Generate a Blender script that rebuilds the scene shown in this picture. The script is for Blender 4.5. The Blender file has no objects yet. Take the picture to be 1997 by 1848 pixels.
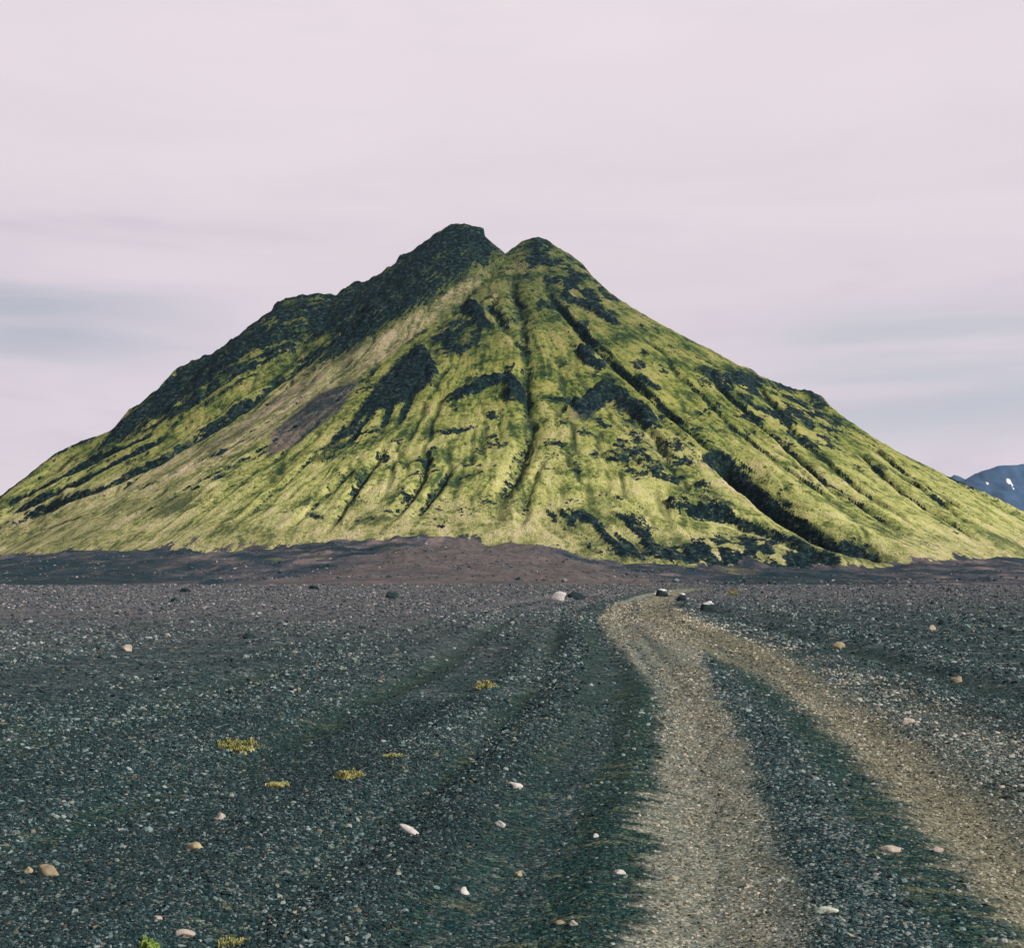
import bpy, bmesh, math, random
import numpy as np
from mathutils import Vector

# ------------------------------------------------------------------ camera, sky, sun, exposure
S = bpy.context.scene
COL = S.collection
EYE = 1.6                 # eye height, metres
F = 2410.0                # focal length in pixels of a 1997 px wide picture
CX, HZ = 998.5, 1122.0    # principal column and horizon row in that picture

cam_data = bpy.data.cameras.new('camera')
cam = bpy.data.objects.new('camera', cam_data)
COL.objects.link(cam)
cam.location = (0, 0, EYE)
cam.rotation_euler = (math.radians(90), 0, 0)
cam_data.sensor_width = 36
cam_data.sensor_fit = 'HORIZONTAL'
cam_data.lens = 36 * F / 1997
cam_data.shift_y = (HZ - 924) / 1997
cam_data.clip_start = 0.1
cam_data.clip_end = 40000
S.camera = cam

SUN_EL, SUN_AZ = math.radians(35), math.radians(66)   # azimuth measured to the right of straight behind the camera
sun_dir = Vector((math.cos(SUN_EL) * math.sin(SUN_AZ), -math.cos(SUN_EL) * math.cos(SUN_AZ), math.sin(SUN_EL)))
sl = bpy.data.lights.new('sun', 'SUN')
sl.energy = 5.0
sl.angle = math.radians(1.0)
sl.color = (1.0, 0.93, 0.82)
so = bpy.data.objects.new('sun', sl)
COL.objects.link(so)
so.rotation_euler = sun_dir.to_track_quat('Z', 'Y').to_euler()

S.view_settings.view_transform = 'Standard'
S.view_settings.look = 'None'
S.view_settings.exposure = 0.25
S.view_settings.gamma = 1
S.view_settings.use_curve_mapping = False

world = bpy.data.worlds.new('World')
S.world = world
world.use_nodes = True


class G:
    """small helper to wire shader nodes"""
    def __init__(self, tree):
        self.t = tree
        tree.nodes.clear()

    def n(self, kind, **kw):
        nd = self.t.nodes.new(kind)
        for k, v in kw.items():
            setattr(nd, k, v)
        return nd

    def put(self, sock, v):
        if v is None:
            return
        if hasattr(v, 'is_output'):
            self.t.links.new(v, sock)
        else:
            if isinstance(v, (tuple, list)) and len(v) == 3 and sock.type == 'RGBA':
                v = (*v, 1)
            sock.default_value = v

    def math(self, op, a, b=None, c=None, clamp=False):
        nd = self.n('ShaderNodeMath', operation=op, use_clamp=clamp)
        for i, v in enumerate((a, b, c)):
            self.put(nd.inputs[i], v)
        return nd.outputs[0]

    def vmath(self, op, a, b=None):
        nd = self.n('ShaderNodeVectorMath', operation=op)
        self.put(nd.inputs[0], a)
        self.put(nd.inputs[1], b)
        return nd.outputs[0]

    def ramp01(self, v, lo, hi):
        nd = self.n('ShaderNodeMapRange', interpolation_type='SMOOTHSTEP')
        self.put(nd.inputs[0], v)
        nd.inputs[1].default_value = lo
        nd.inputs[2].default_value = hi
        nd.inputs[3].default_value = 0
        nd.inputs[4].default_value = 1
        return nd.outputs[0]

    def mix(self, f, a, b, mode='MIX'):
        nd = self.n('ShaderNodeMix', data_type='RGBA', blend_type=mode)
        self.put(nd.inputs[0], f)
        self.put(nd.inputs[6], a)
        self.put(nd.inputs[7], b)
        return nd.outputs[2]

    def noise(self, vec, scale, detail=3, rough=0.55, dist=0.0):
        nd = self.n('ShaderNodeTexNoise')
        self.put(nd.inputs['Vector'], vec)
        nd.inputs['Scale'].default_value = scale
        nd.inputs['Detail'].default_value = detail
        nd.inputs['Roughness'].default_value = rough
        nd.inputs['Distortion'].default_value = dist
        return nd.outputs[0]

    def voro(self, vec, scale, feature='F1', rnd=1.0):
        nd = self.n('ShaderNodeTexVoronoi', feature=feature)
        self.put(nd.inputs['Vector'], vec)
        nd.inputs['Scale'].default_value = scale
        nd.inputs['Randomness'].default_value = rnd
        return nd

    def attr(self, name, kind='GEOMETRY'):
        nd = self.n('ShaderNodeAttribute', attribute_name=name, attribute_type=kind)
        return nd.outputs['Fac']

    def ramp(self, f, stops, interp='LINEAR'):
        nd = self.n('ShaderNodeValToRGB')
        cr = nd.color_ramp
        cr.interpolation = interp
        while len(cr.elements) > 1:
            cr.elements.remove(cr.elements[-1])
        cr.elements[0].position = stops[0][0]
        cr.elements[0].color = (*stops[0][1], 1)
        for p, c in stops[1:]:
            e = cr.elements.new(p)
            e.color = (*c, 1)
        self.put(nd.inputs[0], f)
        return nd.outputs[0]


def srgb(r, g, b):
    f = lambda c: (c / 255 / 12.92) if c / 255 <= 0.04045 else ((c / 255 + 0.055) / 1.055) ** 2.4
    return (f(r), f(g), f(b))


# the sky: a Nishita clear sky behind a nearly closed sheet of wind-drawn pinkish cloud
w = G(world.node_tree)
tc = w.n('ShaderNodeTexCoord').outputs['Generated']
sep = w.n('ShaderNodeSeparateXYZ')
w.put(sep.inputs[0], tc)
dx, dy, dz = sep.outputs
sky = w.n('ShaderNodeTexSky', sky_type='NISHITA')
sky.sun_disc = False
sky.sun_elevation = SUN_EL
sky.sun_rotation = math.pi - SUN_AZ
sky.altitude = 500
clear = w.mix(1.0, sky.outputs[0], (0.12, 0.12, 0.12), 'MULTIPLY')
streak = w.vmath('MULTIPLY', tc, (1.3, 1.3, 9.0))
n1 = w.noise(streak, 1.6, 4, 0.5, 0.5)
fine = w.vmath('MULTIPLY', tc, (3.0, 3.0, 34.0))
n2 = w.noise(fine, 1.2, 3, 0.5, 0.3)
broad = w.noise(w.vmath('MULTIPLY', tc, (1.5, 1.5, 3.5)), 1.3, 2, 0.5)
c = w.ramp(dz, [(0.0, srgb(232, 217, 224)), (0.12, srgb(224, 212, 222)), (0.22, srgb(226, 214, 222)),
                (0.42, srgb(236, 224, 230)), (0.52, (0.42, 0.44, 0.47)), (0.75, (0.13, 0.16, 0.18))])  # unseen sky overhead darkened to strengthen contrast on the ground
tone = w.math('MULTIPLY_ADD', broad, 0.14, 0.87)
tone = w.math('ADD', tone, w.math('MULTIPLY', n1, 0.12))
comb = w.n('ShaderNodeCombineXYZ')
for i in range(3):
    w.put(comb.inputs[i], tone)
c = w.mix(1.0, c, comb.outputs[0], 'MULTIPLY')


def bank(x0, x1, z0, z1, zs, lo, hi):
    """a drawn-out bank of grey cloud: window in azimuth and height, broken by noise"""
    wx = w.ramp01(dx, x0, x1)
    wz = w.math('MULTIPLY', w.ramp01(dz, z0, z0 + zs), w.math('SUBTRACT', 1.0, w.ramp01(dz, z1 - zs, z1)))
    br = w.ramp01(w.math('ADD', w.math('MULTIPLY', n1, 0.48), w.math('MULTIPLY', n2, 0.52)), lo, hi)
    return w.math('MULTIPLY', w.math('MULTIPLY', wx, wz), br)


left = bank(-0.13, -0.40, 0.125, 0.255, 0.06, 0.30, 0.60)
right = bank(0.11, 0.30, 0.075, 0.235, 0.06, 0.30, 0.62)
right2 = bank(0.22, 0.42, 0.365, 0.45, 0.05, 0.36, 0.66)
wisp = bank(-0.08, -0.22, 0.235, 0.285, 0.025, 0.38, 0.62)
c = w.mix(w.math('MULTIPLY', left, 0.95), c, srgb(176, 182, 196))
c = w.mix(w.math('MULTIPLY', right, 0.85), c, srgb(188, 194, 204))
c = w.mix(w.math('MULTIPLY', right2, 0.75), c, srgb(205, 195, 205))
c = w.mix(w.math('MULTIPLY', wisp, 0.70), c, srgb(200, 192, 205))
n3 = w.noise(w.vmath('MULTIPLY', tc, (2.2, 2.2, 11.0)), 2.3, 5, 0.55, 0.9)
mott = w.math('MULTIPLY', w.ramp01(n3, 0.42, 0.72), w.math('MULTIPLY_ADD', w.ramp01(dz, 0.10, 0.34), -0.42, 0.55))
c = w.mix(mott, c, srgb(207, 199, 211))
cover = w.ramp01(w.math('ADD', n1, w.math('MULTIPLY', broad, 0.4)), 0.15, 0.45)
cover = w.math('MULTIPLY_ADD', cover, 0.12, 0.86)
c = w.mix(cover, clear, c)
bg = w.n('ShaderNodeBackground')
w.put(bg.inputs[0], c)
bg.inputs[1].default_value = 0.845
wo = w.n('ShaderNodeOutputWorld')
w.put(wo.inputs[0], bg.outputs[0])

# ------------------------------------------------------------------ noise and geometry helpers
rng = np.random.default_rng(7)
random.seed(7)
_P = np.random.default_rng(11).permutation(512)
_P = np.concatenate([_P, _P, _P])
_ang = np.random.default_rng(12).random(512) * 2 * np.pi
_GX, _GY = np.cos(_ang), np.sin(_ang)


def perlin(x, y, seed=0):
    x = np.asarray(x, float) + seed * 17.13
    y = np.asarray(y, float) + seed * 9.71
    xi = np.floor(x).astype(np.int64)
    yi = np.floor(y).astype(np.int64)
    xf, yf = x - xi, y - yi
    u = xf * xf * xf * (xf * (xf * 6 - 15) + 10)
    v = yf * yf * yf * (yf * (yf * 6 - 15) + 10)
    xi &= 511
    yi &= 511
    x1 = (xi + 1) & 511
    y1 = (yi + 1) & 511

    def g(a, b, fx, fy):
        h = _P[_P[a] + b]
        return _GX[h] * fx + _GY[h] * fy
    n00 = g(xi, yi, xf, yf)
    n10 = g(x1, yi, xf - 1, yf)
    n01 = g(xi, y1, xf, yf - 1)
    n11 = g(x1, y1, xf - 1, yf - 1)
    a = n00 + u * (n10 - n00)
    b = n01 + u * (n11 - n01)
    return (a + v * (b - a)) * 1.5


def fbm(x, y, octs=4, seed=0, gain=0.5):
    s, a, t = 0, 1.0, 0
    for i in range(octs):
        s = s + a * perlin(x * 2 ** i, y * 2 ** i, seed + i * 3)
        t += a
        a *= gain
    return s / t


def ridged(x, y, octs=4, seed=0, gain=0.5):
    s, a, t = 0, 1.0, 0
    for i in range(octs):
        s = s + a * (1 - np.abs(perlin(x * 2 ** i, y * 2 ** i, seed + i * 3)) * 1.6)
        t += a
        a *= gain
    return s / t


def sm(v, a, b):
    t = np.clip((v - a) / (b - a), 0, 1)
    return t * t * (3 - 2 * t)


def grid_mesh(name, P, nu, nv, mat, attrs=None, smooth=True):
    """P: (nv*nu,3) rows of nu points -> one mesh object"""
    me = bpy.data.meshes.new(name)
    idx = np.arange(nu * nv).reshape(nv, nu)
    q = np.stack([idx[:-1, :-1], idx[:-1, 1:], idx[1:, 1:], idx[1:, :-1]], -1).reshape(-1, 4)
    me.vertices.add(len(P))
    me.vertices.foreach_set('co', P.astype(np.float32).ravel())
    me.loops.add(q.size)
    me.loops.foreach_set('vertex_index', q.astype(np.int32).ravel())
    me.polygons.add(len(q))
    me.polygons.foreach_set('loop_start', np.arange(0, q.size, 4, dtype=np.int32))
    me.polygons.foreach_set('use_smooth', np.full(len(q), smooth))
    me.update(calc_edges=True)
    for k, v in (attrs or {}).items():
        a = me.attributes.new(k, 'FLOAT', 'POINT')
        a.data.foreach_set('value', np.asarray(v, np.float32).ravel())
    me.materials.append(mat)
    o = bpy.data.objects.new(name, me)
    COL.objects.link(o)
    return o


def new_mat(name):
    m = bpy.data.materials.new(name)
    m.use_nodes = True
    return m, G(m.node_tree)


def finish(g, color, rough=0.9, height=None, bump=0.5, dist=0.02, spec=0.2):
    b = g.n('ShaderNodeBsdfPrincipled')
    g.put(b.inputs['Base Color'], color)
    g.put(b.inputs['Roughness'], rough)
    b.inputs['Specular IOR Level'].default_value = spec
    if height is not None:
        bp = g.n('ShaderNodeBump')
        bp.inputs['Strength'].default_value = bump
        bp.inputs['Distance'].default_value = dist
        g.put(bp.inputs['Height'], height)
        g.put(b.inputs['Normal'], bp.outputs[0])
    o = g.n('ShaderNodeOutputMaterial')
    g.put(o.inputs[0], b.outputs[0])


# ------------------------------------------------------------------ the plain: heights
RY = np.array([-40, -10, 0, 3, 5.3, 6.7, 8.1, 10.2, 13.9, 18.5, 26, 35.7, 46.5, 66.5, 94, 117, 150, 200, 260])
RX = np.array([-4, -1, .75, 1.32, 1.70, 1.92, 2.1, 2.4, 2.87, 3.32, 3.8, 4.25, 4.85, 6.8, 10.7, 15.2, 23, 40, 68])
_ys = np.linspace(-40, 260, 3001)
_xs = np.interp(_ys, RY, RX)
_k = np.exp(-np.linspace(-2, 2, 61) ** 2)
_xs2 = np.convolve(np.pad(_xs, 30, mode='edge'), _k / _k.sum(), 'valid')
_wnear = sm(_ys, 12, 40)
_xs = _xs * (1 - _wnear) + _xs2 * _wnear


def road_x(y):
    return np.interp(y, _ys, _xs)


def road_t(x, y):
    """signed distance across the track from its centre line"""
    s = np.interp(y, _ys, np.gradient(_xs, _ys))
    return (x - road_x(y)) / np.sqrt(1 + s * s)


def bumpf(t, c, wd):
    return np.exp(-((t - c) / wd) ** 2)


def pt(u, v, yy):
    return ((u - CX) / F * yy, yy, EYE + (HZ - v) / F * yy)


SIL = [(-700, 1150, 1310), (-300, 1092, 1330), (0, 967, 1345), (60, 921, 1350), (110, 882, 1355), (165, 857, 1360), (215, 841, 1362), (232, 821, 1364), (252, 798, 1366),
       (270, 791, 1367), (300, 766, 1368), (320, 746, 1370), (345, 717, 1372), (380, 701, 1374), (410, 691, 1376), (440, 671, 1378),
       (480, 641, 1380), (510, 617, 1382), (529, 606, 1383), (536, 592, 1384), (560, 581, 1385), (600, 573, 1387), (640, 570, 1388),
       (655, 577, 1389), (665, 566, 1390), (690, 551, 1391), (715, 548, 1392), (745, 531, 1394), (773, 510, 1396), (779, 497, 1396),
       (800, 491, 1397), (830, 469, 1398), (860, 448, 1400), (880, 436, 1400), (905, 436, 1400), (943, 444, 1400), (946, 462, 1400),
       (965, 478, 1399), (985, 494, 1398), (1000, 484, 1396), (1020, 469, 1394), (1050, 461, 1392), (1065, 466, 1392), (1080, 478, 1391),
       (1110, 494, 1390), (1135, 514, 1389), (1160, 544, 1388), (1190, 571, 1387), (1240, 604, 1385), (1290, 633, 1382), (1350, 664, 1380),
       (1400, 689, 1378), (1440, 713, 1376), (1465, 719, 1375), (1485, 736, 1374), (1520, 746, 1372), (1550, 759, 1370), (1580, 761, 1368),
       (1600, 771, 1367), (1615, 788, 1366), (1650, 816, 1364), (1700, 851, 1360), (1760, 886, 1356), (1830, 919, 1350), (1880, 941, 1346),
       (1940, 969, 1342), (1997, 998, 1338), (2200, 1085, 1325), (2500, 1150, 1310)]
RIDGES = [
    (SIL[:40], 0.98),
    (SIL[39:], 0.74),
    # long pale spur to the lower left
    ([(950, 520, 1372), (925, 545, 1345), (870, 585, 1310), (700, 690, 1255), (560, 775, 1222), (420, 850, 1192), (250, 935, 1182), (60, 1020, 1180), (-120, 1085, 1190)], 0.75),
    # spur with the dark faces, falling to the front
    ([(870, 590, 1300), (815, 668, 1222), (838, 704, 1175), (848, 745, 1130), (800, 850, 1030), (735, 960, 955), (670, 1050, 915)], 0.92),
    ([(700, 800, 1150), (650, 900, 1060), (560, 985, 1010), (480, 1055, 1000)], 0.72),
    ([(925, 552, 1330), (915, 582, 1272), (948, 645, 1212), (940, 695, 1160)], 0.95),
    # blunt spur left of the central gully
    ([(955, 520, 1370), (985, 605, 1275), (985, 735, 1130), (930, 780, 1075), (880, 900, 975), (830, 1010, 905)], 0.64),
    # rocky spur right of the central gully
    ([(1050, 462, 1392), (1058, 560, 1295), (1085, 650, 1205), (1150, 700, 1150), (1205, 785, 1080), (1290, 880, 1010), (1370, 960, 965), (1440, 1010, 940), (1480, 1050, 935)], 0.66),
    ([(1085, 650, 1205), (1080, 760, 1105), (1070, 880, 1000), (1060, 990, 915)], 0.68),
    # big smooth slope on the right
    ([(1110, 494, 1390), (1160, 590, 1320), (1280, 720, 1235), (1420, 845, 1165), (1560, 950, 1115), (1720, 1060, 1080)], 0.68),
    ([(1465, 719, 1375), (1560, 850, 1270), (1700, 960, 1205), (1850, 1050, 1180)], 0.64),
    ([(1700, 851, 1360), (1850, 985, 1265), (1990, 1080, 1235)], 0.64),
    # left shoulder
    ([(540, 592, 1384), (470, 720, 1310), (300, 850, 1275), (100, 960, 1262), (-60, 1040, 1255)], 0.85),
    # low knoll at the right foot
    ([(1320, 1035, 915), (1420, 1028, 915), (1520, 1048, 920), (1600, 1080, 930)], 0.45),
]


def env(X, Y):
    out = np.full(X.shape, -1e3)
    for line, sl_ in RIDGES:
        P3 = [pt(*p) for p in line]
        for a, b in zip(P3[:-1], P3[1:]):
            ex, ey = b[0] - a[0], b[1] - a[1]
            L2 = ex * ex + ey * ey + 1e-9
            t = np.clip(((X - a[0]) * ex + (Y - a[1]) * ey) / L2, 0, 1)
            d = np.hypot(X - a[0] - t * ex, Y - a[1] - t * ey)
            z = a[2] + t * (b[2] - a[2]) - sl_ * d + 0.00016 * d * d
            k = 2.5
            hh = np.clip(0.5 + 0.5 * (z - out) / k, 0, 1)
            out = np.where(out < -900, z, out * (1 - hh) + z * hh + k * hh * (1 - hh) * 0.35)
    return out


FOOT_U = np.array([-900, -300, 0, 75, 150, 300, 450, 560, 690, 740, 790, 830, 880, 960, 1050, 1120, 1220, 1330, 1450, 1560, 1660, 1720, 1800, 1900, 1997, 2300, 2900.0])
FOOT_V = np.array([1095, 1092, 1090, 1087, 1080, 1082, 1079, 1071, 1058, 1058, 1049, 1050, 1058, 1060, 1064, 1081, 1103, 1108, 1109, 1112, 1117, 1112, 1103, 1099, 1097, 1097, 1097.0])


def _foot_depth():
    """depth at which the mountain's own slope is met along each line of sight to its foot"""
    yy = np.arange(820, 1420, 2.0)
    res = []
    for u, v in zip(FOOT_U, FOOT_V):
        xx = (u - CX) / F * yy
        z = env(xx, yy)
        k = np.nonzero(z >= EYE + (HZ - v) / F * yy)[0]
        res.append(yy[k[0]] if len(k) else 1340.0)
    return np.array(res)


FOOT_Y = _foot_depth()


def ground_h(x, y):
    x = np.asarray(x, float)
    y = np.asarray(y, float)
    r = np.hypot(x, y)
    h = 0.035 * fbm(x * 0.55, y * 0.4, 3, 1) * sm(r, 1, 6)
    h = h + 0.016 * fbm(x * 2.3, y * 2.0, 3, 2) * (1 - sm(r, 40, 80))
    h = h + 0.16 * fbm(x * 0.06, y * 0.05, 3, 3) * sm(r, 18, 60) * (1 - sm(r, 150, 260))
    tl = road_t(x, np.clip(y, -40, 260))
    h = h + 0.11 * fbm(tl * 0.62, y * 0.045, 2, 161) * sm(-tl, 2.3, 3.4) * (1 - sm(y, 50, 110))
    h = h + 0.07 * fbm(tl * 0.7, y * 0.05, 2, 163) * sm(tl, 2.4, 3.4) * (1 - sm(y, 50, 110))
    # crest of the gravel plain, then a shallow wash, then the sand aprons below the mountain
    h = h + 0.22 * sm(r, 90, 175) - 3.2 * sm(r, 185, 300)
    u = CX + F * x / np.maximum(y, 1.0)
    fv = np.interp(u, FOOT_U, FOOT_V)
    fy = np.interp(u, FOOT_U, FOOT_Y)
    fz = EYE + (HZ - fv) / F * fy + 3.4
    p = np.clip((y - 300) / (fy - 300), 0, 1.02)
    apron = fz * (0.25 * p + 0.75 * p ** 2.6)
    apron = apron + 8.5 * p * (1 - np.clip(p, 0, 1) * 0.5) * fbm(x * 0.011, y * 0.012, 4, 5) * sm(y, 320, 520)
    apron = apron + 3.2 * ridged(x * 0.035, y * 0.005, 4, 8) * sm(y, 350, 600) * p + 1.2 * fbm(x * 0.05, y * 0.05, 3, 9) * sm(y, 350, 600)
    h = h + np.where(y > 300, apron, 0)
    # the track: two ruts, berms, washboard
    near = (1 - sm(y, 110, 170)) * (np.abs(x - road_x(np.clip(y, -40, 260))) < 14)
    t = road_t(x, np.clip(y, -40, 260)) + 0.07 * perlin(x * 0.9, y * 0.7, 31)
    prof = -0.075 * bumpf(t, -0.84, 0.36) - 0.075 * bumpf(t, 0.95, 0.40) + 0.03 * bumpf(t, 0.0, 0.32) + 0.02 * bumpf(t, -1.42, 0.16)
    tw = t + 0.35 * perlin(y * 0.11, y * 0 + 3.3, 32) * sm(-t, 2.6, 3.4)
    prof = prof - 0.07 * bumpf(tw, -2.95, 0.24) + 0.05 * bumpf(tw, -3.5, 0.3) - 0.09 * bumpf(tw, -5.0, 0.34) + 0.07 * bumpf(tw, -5.8, 0.4) - 0.08 * bumpf(tw, -7.4, 0.4) + 0.06 * bumpf(tw, -8.3, 0.5) - 0.06 * bumpf(tw, 3.4, 0.35) + 0.05 * bumpf(tw, 4.1, 0.4)
    prof = prof + 0.075 * bumpf(t, -2.45, 0.28) + 0.05 * bumpf(t, 2.45, 0.4) - 0.05 * bumpf(t, -1.75, 0.35)
    rip = fbm(x * 0.8, y * 5.5, 2, 41) * 0.014 * (bumpf(t, -1.1, 0.5) + bumpf(t, 0.55, 0.5))
    h = h + (prof + rip * (1 - sm(r, 25, 60))) * near
    return h


# ------------------------------------------------------------------ materials of the plain
def track_masks(x, y):
    x = np.asarray(x, float)
    yc = np.clip(y, -40, 260)
    t = road_t(x, yc)
    t0 = t + 0.14 * fbm(x * 1.1, y * 0.8, 3, 51)
    t = t0 + 0.32 * fbm(x * 0.9, y * 6.5, 3, 52) * (1 - sm(y, 14, 40)) * (0.4 + 0.6 * sm(perlin(x * .3, y * .45, 53), -.2, .3))
    near = (1 - sm(y, 120, 165))
    far = sm(y, 15, 32)
    lrut = sm(t, -1.26 - 0.5 * far, -1.08 - 0.4 * far) * (1 - sm(t0, -0.60 + 0.8 * far, -0.30 + 0.9 * far))
    rrut = sm(t, 0.40 - 0.45 * far, 0.72 - 0.45 * far) * (1 - sm(t0, 0.9 + 0.5 * far, 1.7 + 0.5 * far))
    dark = (sm(t0, -1.85, -1.6) * (1 - sm(t, -1.25, -1.05)) + sm(t0, -0.05, 0.2) * (1 - sm(t, 0.45, 0.7))) * (1 - sm(y, 16, 30))
    dark = dark + 0.7 * sm(t0, -2.45, -2.2) * (1 - sm(t0, -2.0, -1.75))
    tw = t0 + 0.35 * perlin(y * 0.11, y * 0 + 3.3, 32) * sm(-t0, 2.6, 3.4)
    old = bumpf(tw, -2.95, 0.22) + bumpf(tw, -5.0, 0.32) + 0.9 * bumpf(tw, -7.4, 0.4) + 0.8 * bumpf(tw, 3.4, 0.35)
    dark = dark + 0.95 * old * (1 - sm(y, 25, 70)) * (0.5 + 0.5 * sm(fbm(x * 0.5, y * 0.3, 3, 55), -0.25, 0.1))
    groove = np.clip(1 + 0.95 * fbm(t0 * 4.2 , y * 0.05, 3, 54), 0.15, 1.25)
    lrut, rrut = lrut * groove, rrut * groove
    return np.clip(lrut, 0, 1) * near, np.clip(rrut, 0, 1) * near, np.clip(dark, 0, 1) * near


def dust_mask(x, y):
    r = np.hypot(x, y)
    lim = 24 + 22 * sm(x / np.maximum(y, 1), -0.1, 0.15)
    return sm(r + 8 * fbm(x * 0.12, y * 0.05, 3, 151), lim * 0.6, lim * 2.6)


def gravel_material(name, is_road):
    m, g = new_mat(name)
    P = g.n('ShaderNodeNewGeometry').outputs['Position']
    flat = g.vmath('MULTIPLY', P, (1, 1, 1))
    v1 = g.voro(flat, 62)
    v2 = g.voro(flat, 21)
    v3 = g.voro(flat, 6.5)
    v4 = g.voro(flat, 2.2)

    def chip(v):
        s = g.n('ShaderNodeSeparateColor')
        g.put(s.inputs[0], v.outputs['Color'])
        return s.outputs[0], s.outputs[1]
    stops = [(0.0, srgb(8, 34, 40)), (0.50, srgb(22, 50, 55)), (0.72, srgb(52, 76, 80)), (0.86, srgb(104, 120, 120)),
             (0.94, srgb(150, 142, 136)), (1.0, srgb(196, 194, 186))]
    cols = []
    for v in (v1, v2, v3, v4):
        a, b = chip(v)
        cols.append(g.ramp(a, stops))
    base = g.mix(0.45, cols[0], cols[1])
    sd = g.n('ShaderNodeVectorMath', operation='LENGTH')
    g.put(sd.inputs[0], P)
    d = sd.outputs['Value']
    base = g.mix(g.math('MULTIPLY', g.ramp01(d, 8, 40), 0.55), base, cols[2])
    base = g.mix(g.math('MULTIPLY', g.ramp01(d, 35, 130), 0.5), base, cols[3])
    pat = g.noise(P, 0.55, 5, 0.6)
    base = g.mix(g.ramp01(pat, 0.35, 0.68), g.mix(0.6, base, srgb(14, 40, 46)), base)
    # dusty mauve ground farther out on the plain, bare sand on the aprons
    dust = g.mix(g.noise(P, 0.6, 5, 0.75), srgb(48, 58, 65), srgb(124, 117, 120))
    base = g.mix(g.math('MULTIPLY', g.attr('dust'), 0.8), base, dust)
    str_ = g.vmath('MULTIPLY', P, (0.05, 0.018, 0.05))
    sandn = g.noise(str_, 1.0, 6, 0.62, 0.6)
    sand = g.ramp(sandn, [(0.34, srgb(16, 42, 52)), (0.45, srgb(52, 60, 72)), (0.54, srgb(80, 76, 84)), (0.66, srgb(124, 110, 108))])
    fan = g.attr('fan')
    sand = g.mix(fan, sand, g.mix(g.noise(str_, 2.5, 5, 0.6), srgb(58, 58, 68), srgb(126, 111, 107)))
    dk = g.attr('dark_sand')  # darker sand low on the aprons and in patches
    sand = g.mix(g.math('MULTIPLY', dk, 0.85), sand, srgb(14, 42, 50))
    yel = g.attr('tuft')
    sand = g.mix(yel, sand, srgb(128, 122, 76))
    sand = g.mix(g.math('MULTIPLY', g.ramp01(g.noise(P, 0.22, 4, 0.75), 0.44, 0.62), 0.45), sand, srgb(22, 46, 54))
    sand = g.mix(g.math('MULTIPLY', g.ramp01(g.noise(P, 0.9, 5, 0.8), 0.42, 0.66), 0.5), sand, srgb(40, 50, 56))
    sand = g.mix(g.math('MULTIPLY', g.ramp01(g.noise(P, 1.3, 4, 0.8), 0.60, 0.72), 0.5), sand, srgb(140, 128, 122))
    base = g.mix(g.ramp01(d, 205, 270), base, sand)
    lr, rr, dr = g.attr('lrut'), g.attr('rrut'), g.attr('dark')
    if True:
        grit = g.noise(P, 70, 4, 0.75)
        grit2 = g.noise(P, 18, 3, 0.65)
        ca, _b = chip(g.voro(flat, 48))
        gg = g.math('ADD', g.math('MULTIPLY', grit, 0.45), g.math('ADD', g.math('MULTIPLY', grit2, 0.30), g.math('MULTIPLY', ca, 0.25)))
        tanl = g.ramp(gg, [(0.34, srgb(36, 56, 57)), (0.44, srgb(84, 93, 88)), (0.54, srgb(124, 127, 117)), (0.66, srgb(194, 191, 178))])
        tanr = g.ramp(gg, [(0.34, srgb(42, 56, 52)), (0.44, srgb(84, 88, 74)), (0.54, srgb(120, 117, 97)), (0.66, srgb(182, 174, 150))])
        dcol = g.ramp(gg, [(0.36, srgb(8, 34, 38)), (0.50, srgb(22, 50, 50)), (0.60, srgb(44, 66, 58)), (0.68, srgb(104, 112, 92))])
        cross = g.noise(g.vmath('MULTIPLY', P, (1.7, 9.0, 1.0)), 1.0, 3, 0.6)
        dcol = g.mix(g.math('MULTIPLY', g.ramp01(cross, 0.54, 0.68), 0.6), dcol, srgb(112, 110, 82))
        tanl = g.mix(g.math('MULTIPLY', g.ramp01(cross, 0.44, 0.32), 0.6), tanl, srgb(52, 66, 56))
        base = g.mix(g.math('MULTIPLY', dr, 0.9), base, dcol)
        base = g.mix(g.math('MULTIPLY', lr, 0.82), base, g.mix(0.4, tanl, srgb(118, 119, 109)))
        base = g.mix(g.math('MULTIPLY', rr, 0.82), base, g.mix(0.4, tanr, srgb(110, 107, 88)))
    h = g.math('SUBTRACT', 0.0, g.math('ADD', g.math('MULTIPLY', v1.outputs['Distance'], 0.35),
                                       g.math('ADD', g.math('MULTIPLY', v2.outputs['Distance'], 0.9), v3.outputs['Distance'])))
    soft = g.math('MULTIPLY', g.math('SUBTRACT', 1.0, g.math('MULTIPLY', g.math('ADD', lr, rr), 0.75), clamp=True),
                  g.math('SUBTRACT', 1.0, g.ramp01(d, 150, 260)))
    finish(g, base, 0.92, g.math('MULTIPLY', h, soft), 0.9, 0.03, 0.04)
    return m


gravel_mat = gravel_material('gravel_ground', False)
road_mat = gravel_material('track_gravel', True)

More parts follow.
